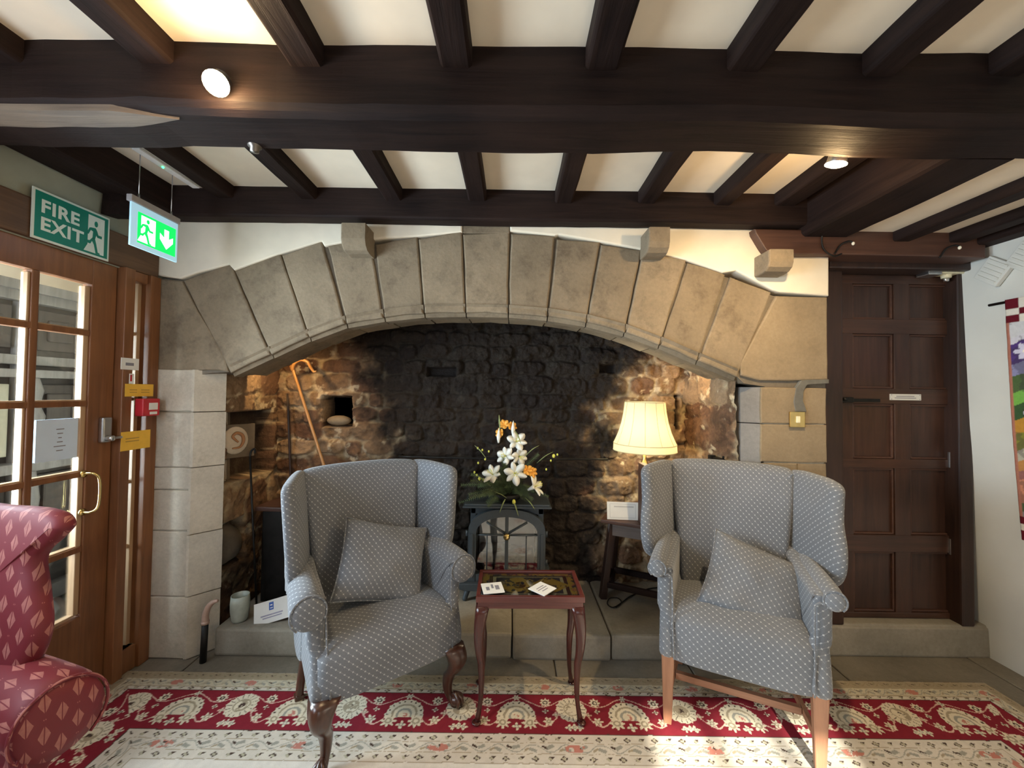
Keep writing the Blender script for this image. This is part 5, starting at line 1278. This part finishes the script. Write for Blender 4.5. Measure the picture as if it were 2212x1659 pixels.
# ------------------------------------------------------------------ small wall things
def wallcard(name, label, cat, x0, y0, x1, y1, mat, off=0.036, th=0.002, marks=None, mk=None, group=None, X=XL):
    a, b_ = aX(x0, y0, X + off), aX(x1, y1, X + off); h = abs(a.z - b_.z); wd = b_.y - a.y
    mb = MB(); mb.box(0, th, 0, wd, 0, h, 0.0004); o = mb.build(name, mat, None, label, cat, group); o.location = (X + off, a.y, min(a.z, b_.z))
    if marks:
        m2 = MB()
        for (u0, u1, v0, v1) in marks: m2.box(th, th + .0006, u0 * wd, u1 * wd, v0 * h, v1 * h)
        m2.build('printing', mk or ink, o)
    return o
wallcard('notice_card', 'small white card on the brown post beside the glazed door', 'notice', 261, 772, 299, 800, paper, marks=[(.25, .7, .35, .6)])
wallcard('amber_note', 'upper amber card stuck across the narrow side window', 'notice', 270, 829, 330, 856, orange_card, marks=[(.15, .4, .5, .56), (.15, .4, .3, .36), (.55, .85, .5, .56), (.55, .85, .3, .36)], mk=plain('brown_print', (0.45, 0.25, 0.05)), group='amber cards on the side window')
wallcard('amber_note', 'lower amber card stuck across the narrow side window', 'notice', 261, 934, 323, 966, orange_card, marks=[(.15, .6, .6, .65), (.15, .6, .45, .5)], mk=MATS['brown_print'], group='amber cards on the side window')
o = wallcard('call_point_notice', 'tiny red and white fire action label above the amber card', 'notice', 279, 807, 288, 829, paper, off=0.037)
mb = MB(); mb.box(0.002, 0.003, 0.004, 0.013, 0.012, 0.045); mb.build('red_symbol', red_pl, o)
cpb = empty('fire_alarm_point', (XL + 0.032, aX(304, 875, XL + .03).y, aX(304, 890, XL + .03).z), 0, 'red square fire alarm call point beside the amber cards', 'alarm')
mb = MB(); mb.box(0, 0.045, -0.035, 0.06, -0.02, 0.07, 0.006); mb.build('box', red_pl, cpb)
mb = MB(); mb.box(0.045, 0.047, -0.005, 0.045, 0.012, 0.048, 0.001); mb.box(0.045, 0.047, 0.0, 0.042, -0.012, 0.002, 0.001); mb.build('glass_label', paper, cpb)
o = wallcard('door_notice', 'pale blue notice with centred lines on the door glass', 'notice', 78, 908, 170, 987, paper_b, off=-0.024, th=0.001)
a = MB(); hh = o.dimensions.z if False else 0.17
ln_w = (0.5, 0.36, 0.22, 0.36, 0.75, 0.42)
for k, q in enumerate(ln_w): a.box(0.0012, 0.0018, 0.088 - q * 0.03, 0.088 + q * 0.03, 0.132 - k * 0.0185, 0.136 - k * 0.0185)
a.build('printing', ink, o)
# brass light switch
p = aY(1721, 906, YW - 0.01); sw = empty('light_switch', (p.x, YW - 0.012, p.z), 0, 'square brass light switch on the stone pier', 'switch')
mb = MB(); mb.box(-0.042, 0.042, -0.006, 0.004, -0.042, 0.042, 0.004); mb.build('plate', brass, sw)
mb = MB(); mb.box(-0.010, 0.010, -0.013, -0.005, -0.018, 0.018, 0.003); mb.build('rocker', cream_pl, sw)
# nameplate and closer on the panelled door
p = aY(1957, 858, DY - .01); npl = empty('nameplate', (p.x, DY - 0.005, p.z), 0, 'small white engraved nameplate on the panelled door', 'nameplate')
mb = MB(); mb.box(-0.09, 0.09, -0.004, 0.002, -0.018, 0.018, 0.001); mb.build('plate', white, npl)
mb = MB(); mb.box(-0.055, 0.05, -0.0046, -0.004, 0.003, 0.007); mb.box(-0.065, 0.06, -0.0046, -0.004, -0.007, -0.003)
for x in (-.082, .082):
    for z in (-.012, .012): mb.box(x - .002, x + .002, -.0048, -.004, z - .002, z + .002)
mb.build('engraving', ink, npl)
p = aY(2035, 590, 2.26); clo = empty('door_closer', (p.x, 2.262, p.z), 0, 'cream and steel door closer at the head of the panelled door', 'door closer')
mb = MB(); mb.box(-0.045, 0.10, -0.04, 0.03, -0.012, 0.014, 0.005); mb.lathe([(0.022, -0.03), (0.024, 0.0), (0.022, 0.025), (0.01, 0.03)], (0.02, -0.005, 0), 16); mb.build('body', cream_pl, clo)
mb = MB(); mb.box(-0.12, -0.045, -0.045, 0.03, -0.022, 0.016, 0.005); mb.lathe([(0.012, -0.05), (0.014, -0.03)], (0.02, -0.005, 0), 12); mb.build('cylinder', steel, clo)
mb = MB(); mb.tube([(-0.10, -0.02, 0.02), (-0.02, -0.05, 0.03), (0.13, -0.06, 0.075)], 0.006, 8); mb.tube([(0.02, -0.02, 0.02), (0.13, -0.06, 0.075)], 0.005, 8); mb.ball((0.13, -0.06, 0.078), 0.009, 8); mb.build('arm', steel, clo)
glass_b = plain('bulb_glass', (0.85, 0.8, 0.65), 0.2)
for (x, y, lb) in ((1843, 526, 'tiny bare bulb on a wire above the panelled door, latch side'), (2073, 535, 'tiny bare bulb on a wire above the door closer')):
    p = aY(x, y, 2.05); o = empty('fairy_bulb', p, 0, lb, 'bulb', 'tiny bulbs over the panelled door')
    mb = MB(); mb.ball((0, 0, 0), 0.0075, 10, (1, 1, 1.3)); mb.build('globe', glass_b, o)
    mb = MB(); mb.tube([(0, 0, 0.006), (-0.015, 0.01, 0.016), (-0.045, 0.02, 0.004), (-0.06, 0.027, -0.02), (-0.075, 0.028, -0.045)], 0.0045, 6, 4); mb.build('wire', iron, o)
mb = MB(); pts = [aY(x, y, Y_) for x, y, Y_ in ((1782, 425, 1.95), (1800, 465, 1.99), (1778, 500, 2.06), (1778, 535, 2.07), (1800, 553, 2.07), (1818, 548, 2.07))]
mb.tube(pts, 0.004, 8, 5); mb.build('ceiling_cable', iron, None, 'thin black cable running down the trimmer beam to the door head', 'cable')

# quilt and plaster relief tiles on the white wall
QY0, QY1, QZ0, QZ1 = 1.25, 2.028, 0.735, 1.965
U, V = np.meshgrid(np.linspace(QY1, QY0, 150), np.linspace(QZ0, QZ1, 230))
uq = (QY1 - U) / (QY1 - QY0); vq = (QZ1 - V) / (QZ1 - QZ0)
wav = vq + 0.035 * np.sin(uq * 9) + 0.03 * (vnoise(U, V, 5) - .5)
stops = [(0.0, (0.6, 0.6, 0.62)), (0.18, (0.62, 0.6, 0.66)), (0.2, (0.09, 0.05, 0.2)), (0.28, (0.25, 0.25, 0.42)), (0.33, (0.08, 0.13, 0.05)), (0.40, (0.18, 0.42, 0.08)), (0.45, (0.05, 0.1, 0.04)), (0.51, (0.48, 0.24, 0.04)), (0.57, (0.22, 0.22, 0.04)), (0.64, (0.45, 0.42, 0.33)), (0.68, (0.5, 0.24, 0.08)), (0.72, (0.3, 0.13, 0.12)), (0.76, (0.6, 0.26, 0.16)), (0.85, (0.12, 0.2, 0.08)), (0.88, (0.42, 0.42, 0.42)), (0.93, (0.2, 0.2, 0.14))]
c = np.zeros(U.shape + (3,))
for v0, cl in stops: c = band(c, wav >= v0, cl)
c = mix3(c, (0.05, 0.04, 0.05), (vnoise(U, V, 14, 5) > 0.62) * 0.45)
random.seed(5)
for (fu, fv) in ((0.09, 0.22), (0.12, 0.47), (0.3, 0.3), (0.5, 0.5), (0.2, 0.62), (0.6, 0.25), (0.8, 0.4), (0.16, 0.33)):
    du, dv = (uq - fu) * 0.78, (vq - fv) * 1.23; r = np.hypot(du, dv); th = np.arctan2(dv, du)
    c = band(c, r < 0.045 * (0.55 + 0.45 * np.abs(np.cos(3 * th))), (0.62, 0.6, 0.74)); c = band(c, r < 0.010, (0.85, 0.8, 0.7))
ed = (uq < 0.055) | (uq > 0.945) | (vq < 0.04) | (vq > 0.96)
c = band(c, (uq < 0.02) | (vq < 0.012) | (uq > .98) | (vq > .988), (0.42, 0.17, 0.12))
for (cu_, cv_) in ((0, 0), (1, 0), (0, 1), (1, 1)):
    du, dv = np.abs(uq - (0.02 + 0.16 * 0 if cu_ == 0 else .98)), np.abs(vq - (0.012 if cv_ == 0 else .988))
    inn = (du < 0.15) & (dv < 0.085); chk = ((np.floor(du / 0.05) + np.floor(dv / 0.0283)) % 2) == 0
    c = np.where(inn[..., None], np.where(chk[..., None], np.array((0.13, 0.012, 0.02)), np.array((0.72, 0.68, 0.6))), c)
def xwall(z): return np.interp(z, [0, 0.45, 1.3, 2.25], [2.70, 2.665, 2.60, 2.56])
qt = grid_mesh('wall_quilt', xwall(V) - 0.016 - 0.004 * vnoise(U, V, 12), U, V, c, quilt_m, None, label='patchwork landscape quilt with chequered corners on the white wall', cat='quilt')
sol = qt.modifiers.new('thick', 'SOLIDIFY'); sol.thickness = 0.008; sol.offset = 1
mb = MB(); z = aX(2160, 655, 2.56).z; mb.tube([(xwall(z) - .008, 2.11, z), (xwall(z) - .008, 1.2, z + .01)], 0.007, 8); mb.build('quilt_rod', oak_y, None, 'thin wooden rod carrying the quilt', 'rod')
for k, (px, py) in enumerate(((2148, 586), (2219, 556))):
    p = aX(px, py, 2.55); mb = MB(); mb.box(-0.012, 0.012, -0.062, 0.062, -0.062, 0.062, 0.004, Matrix.Rotation(math.radians(38), 4, 'X'))
    for q in range(5): mb.box(-0.017, -0.010, -0.05, 0.05, -0.048 + q * 0.022, -0.038 + q * 0.022, 0.002, Matrix.Rotation(math.radians(38), 4, 'X'))
    o = mb.build('relief_tile', plaster_white, None, ('square plaster relief tile set on its point, nearest the panelled door', 'plaster relief tile set on its point above the quilt')[k], 'tile', 'plaster relief tiles'); o.location = (p.x, p.y, p.z)

# ------------------------------------------------------------------ carpet, knotted pattern worked on a fine grid
RX0, RX1, RY1, RY0 = -1.93, 2.42, 2.03, -0.6
ysr = np.concatenate([np.linspace(RY0, 1.15, 90), np.linspace(1.154, RY1, 235)])
X, Y = np.meshgrid(np.linspace(RX0, RX1, 1180), ysr)
dl_, dr_, dt_ = X - RX0, RX1 - X, RY1 - Y
d = np.minimum(np.minimum(dl_, dr_), dt_); side = np.where(d == dt_, 0, np.where(d == dl_, 1, 2))
s = np.where(side == 0, X, np.where(side == 1, Y + 0.13, Y + 0.4))
d = d + 0.007 * (vnoise(X, Y, 38, 61, 3) - .5); s = s + 0.010 * (vnoise(X, Y, 34, 71, 3) - .5)
CREAM, TAN, DARK, GREY, RED, ROSE = (0.58, 0.52, 0.44), (0.34, 0.275, 0.19), (0.07, 0.045, 0.035), (0.30, 0.285, 0.24), (0.20, 0.020, 0.030), (0.45, 0.18, 0.14)
c = np.zeros(X.shape + (3,)); c[:] = CREAM
n1 = vnoise(X, Y, 26, 2); n2_ = vnoise(X, Y, 55, 4)
def B_(a, b_): return (d >= a) & (d < b_)
c = band(c, B_(0, 0.045), TAN)
c = band(c, B_(0.045, 0.05) | B_(0.094, 0.098), TAN); 
R0, R1 = 0.122, 0.335
c = band(c, B_(0.05, 0.094), (0.52, 0.46, 0.34))
c = band(c, B_(R0 - .004, R0), DARK); c = band(c, B_(R0, R1), RED); c = band(c, B_(R1, R1 + .004), DARK)
c = band(c, B_(R1 + .004, R1 + 0.012), CREAM)
def vine(d0, amp, per, wd, colr, dens=0.5, leafc=GREY, red_=True):
    global c
    ph = 2 * PI * s / per; c = band(c, np.abs(d - d0 - amp * np.sin(ph)) < wd, colr)
    for (o_, sg) in ((0.25, 1), (0.75, -1)):
        t_ = ((s / per + o_) % 1 - 0.5) * per; dd = d - d0 + sg * amp * 0.35
        c = band(c, (np.abs(t_ + sg * dd * 0.8) / (per * 0.13)) + np.abs(dd) / (amp * 0.75) < 1, leafc)
        t2 = ((s / per + o_ + .18) % 1 - 0.5) * per; c = band(c, (np.abs(t2 - sg * dd) / (per * 0.07)) + np.abs(dd) / (amp * 0.6) < 1, DARK if sg > 0 else TAN)
    t3 = ((s / (per * 4)) % 1 - 0.5) * per * 4
    if red_: c = band(c, ((t3 / (per * .32)) ** 2 + ((d - d0) / (amp * 1.1)) ** 2 < 1) & (n2_ > 0.45), ROSE)
vine(0.024, 0.011, 0.07, 0.002, (0.30, 0.24, 0.15), leafc=(0.26, 0.22, 0.14), red_=False)
vine(0.072, 0.015, 0.09, 0.002, GREY)
def little(d0, h, per, ph=0.0):
    """narrow guard stripe: alternating open crosses and bent leaves"""
    global c
    t_ = ((s + ph) % per) - per / 2; dd = d - d0
    dia = np.abs(t_) / 0.017 + np.abs(dd) / h
    c = band(c, (dia < 1) & ((np.abs(t_) < .0055) | (np.abs(dd) < h * .42)), DARK); c = band(c, (dia < 0.5), CREAM)
    t2 = ((s + ph + per * .5) % per) - per / 2; c = band(c, (np.abs(t2 + dd) < 0.009) & (np.abs(dd) < h * .75) & (t2 - dd > -.008), DARK)
    t4 = ((s + ph + per * .25) % (per * .5)) - per / 4; c = band(c, (np.abs(t4 - dd * .6) < 0.006) & (np.abs(dd) < h * .5), (0.40, 0.36, 0.26))
little(0.108, 0.010, 0.105)
for (a, b_) in ((R1 + .043, R1 + .046), (R1 + .092, R1 + .095), (R1 + .134, R1 + .138), (0.098, 0.1)): c = band(c, B_(a, b_), TAN)
little(R1 + 0.027, 0.013, 0.115, 0.02); little(R1 + 0.115, 0.013, 0.115, 0.06); vine(R1 + 0.069, 0.017, 0.14, 0.0022, GREY)
# main border: rosettes and palmettes on red
rb = d - R0
def polar(t_, r_): return np.hypot(t_, r_), np.arctan2(r_, t_)
inred = B_(R0 + .004, R1 - .003)
PINK = (0.62, 0.40, 0.32); CR2 = (0.64, 0.56, 0.42)
per = 0.50; s0 = 0.29
tA = ((s - s0 + per / 2) % per) - per / 2; tB = ((s - s0) % per) - per / 2
ph = 2 * PI * (s - s0) / per
c = band(c, inred & (np.abs(rb - 0.115 - 0.060 * np.cos(ph * 2 + PI)) < 0.0032), PINK)
c = band(c, inred & (np.abs(rb - 0.045 + 0.025 * np.cos(ph * 2)) < 0.0025), PINK)
def petals(t_, r_, cx, cy, R_, k, col1, col2, dep=0.28, ph_=0.0, inner=0.45):
    global c
    rr, th = polar(t_ - cx, r_ - cy); edge = R_ * (1 - dep * np.abs(np.sin(k * th / 2 + ph_)) ** 2)
    c = band(c, inred & (rr < edge), col1); c = band(c, inred & (rr < R_ * inner), col2); c = band(c, inred & (rr < R_ * inner * .5), CR2)
for tt in (tA,):
    rr, th = polar(tt, rb - 0.085)
    c = band(c, inred & (rr < 0.070 * (1 - 0.07 * np.abs(np.sin(8 * th)))), CR2)
    c = band(c, inred & (rr > 0.040) & (rr < 0.063) & (np.abs(np.sin(8 * th + .4)) < 0.22), DARK)
    c = band(c, inred & (rr < 0.036), TAN); c = band(c, inred & (rr < 0.030) & (n1 > 0.48), CR2); c = band(c, inred & (rr < 0.014) & (n2_ > .5), DARK)
    # trefoil hanging under the rosette
    for cx in (-0.022, 0, 0.022): petals(tt, rb, cx, 0.178 + abs(cx) * .2, 0.018, 4, CR2, GREY, .5)
for tt in (tB,):
    r_ = rb - 0.125; rr, th = polar(tt, r_); up = r_ < 0.015
    arc = inred & up & (rr < 0.088 * (1 - 0.05 * np.abs(np.sin(11 * th)))) & (rr > 0.060)
    c = band(c, arc, CR2); c = band(c, inred & up & (rr > 0.071) & (rr < 0.080) & (np.abs(np.sin(9 * th)) < 0.42), DARK)
    c = band(c, inred & up & (rr <= 0.060) & (rr > 0.050), TAN); c = band(c, inred & up & (rr <= 0.050) , CR2)
    c = band(c, inred & up & (rr <= 0.036), GREY); c = band(c, inred & up & (rr <= 0.026), CR2); c = band(c, inred & (rr < .016) & (n2_ > .5), ROSE)
    for sg in (-1, 1): petals(tt, rb, sg * 0.060, 0.158, 0.036, 8, CR2, TAN, .45)
    petals(tt, rb, 0, 0.178, 0.022, 4, CR2, GREY, .6)
for o_ in (0.115, -0.115):
    petals(tA, rb, o_, 0.045, 0.026, 8, CR2, DARK, .35); petals(tA, rb, o_ * 0.95, 0.150, 0.024, 6, CR2, TAN, .5)
    petals(tA, rb, o_ * 0.62, 0.115, 0.017, 4, PINK, TAN, .6); petals(tA, rb, o_ * 1.02, 0.095, 0.014, 4, CR2, DARK, .6)
petals(tB, rb, 0, 0.020, 0.018, 6, CR2, GREY, .5)
# ivory field with sparse sprays
F0 = R1 + 0.138; fld = d >= F0
c = band(c, fld, (0.66, 0.61, 0.545))
fx, fy = X - 0.1, RY1 - F0 - Y
px_ = 0.62; tx = ((fx + px_ / 2) % px_) - px_ / 2; ty = ((fy + 0.0) % 0.42) - 0.12
rr, th = polar(tx, ty); c = band(c, fld & (rr < 0.075 * (1 - .4 * np.abs(np.sin(3.5 * th)))), (0.52, 0.33, 0.25)); c = band(c, fld & (rr < 0.042 * (1 - .3 * np.abs(np.sin(3 * th)))), CREAM); c = band(c, fld & (rr < .016), (0.4, 0.2, 0.15))
c = band(c, fld & (np.abs(ty - 0.05 * np.sin(tx / px_ * 4 * PI)) < 0.0028) & (rr > .07), (0.42, 0.38, 0.30))
for cx in (-0.2, 0.2):
    c = band(c, fld & (np.abs(tx - cx) / 0.05 + np.abs(ty + 0.02 - (tx - cx) * .3) / 0.022 < 1), (0.45, 0.43, 0.35)); c = band(c, fld & (np.abs(tx - cx) / 0.03 + np.abs(ty - 0.03) / 0.016 < 1), (0.5, 0.3, 0.22))
c = c * (0.90 + 0.2 * n2_[..., None])
rug = grid_mesh('patterned_carpet', X, Y, np.full_like(X, 0.010) + 0.001 * n1, c, rug_m, None, label='large cream carpet with a red floral border under the chairs and table', cat='rug')
sol = rug.modifiers.new('pile', 'SOLIDIFY'); sol.thickness = 0.009; sol.offset = -1
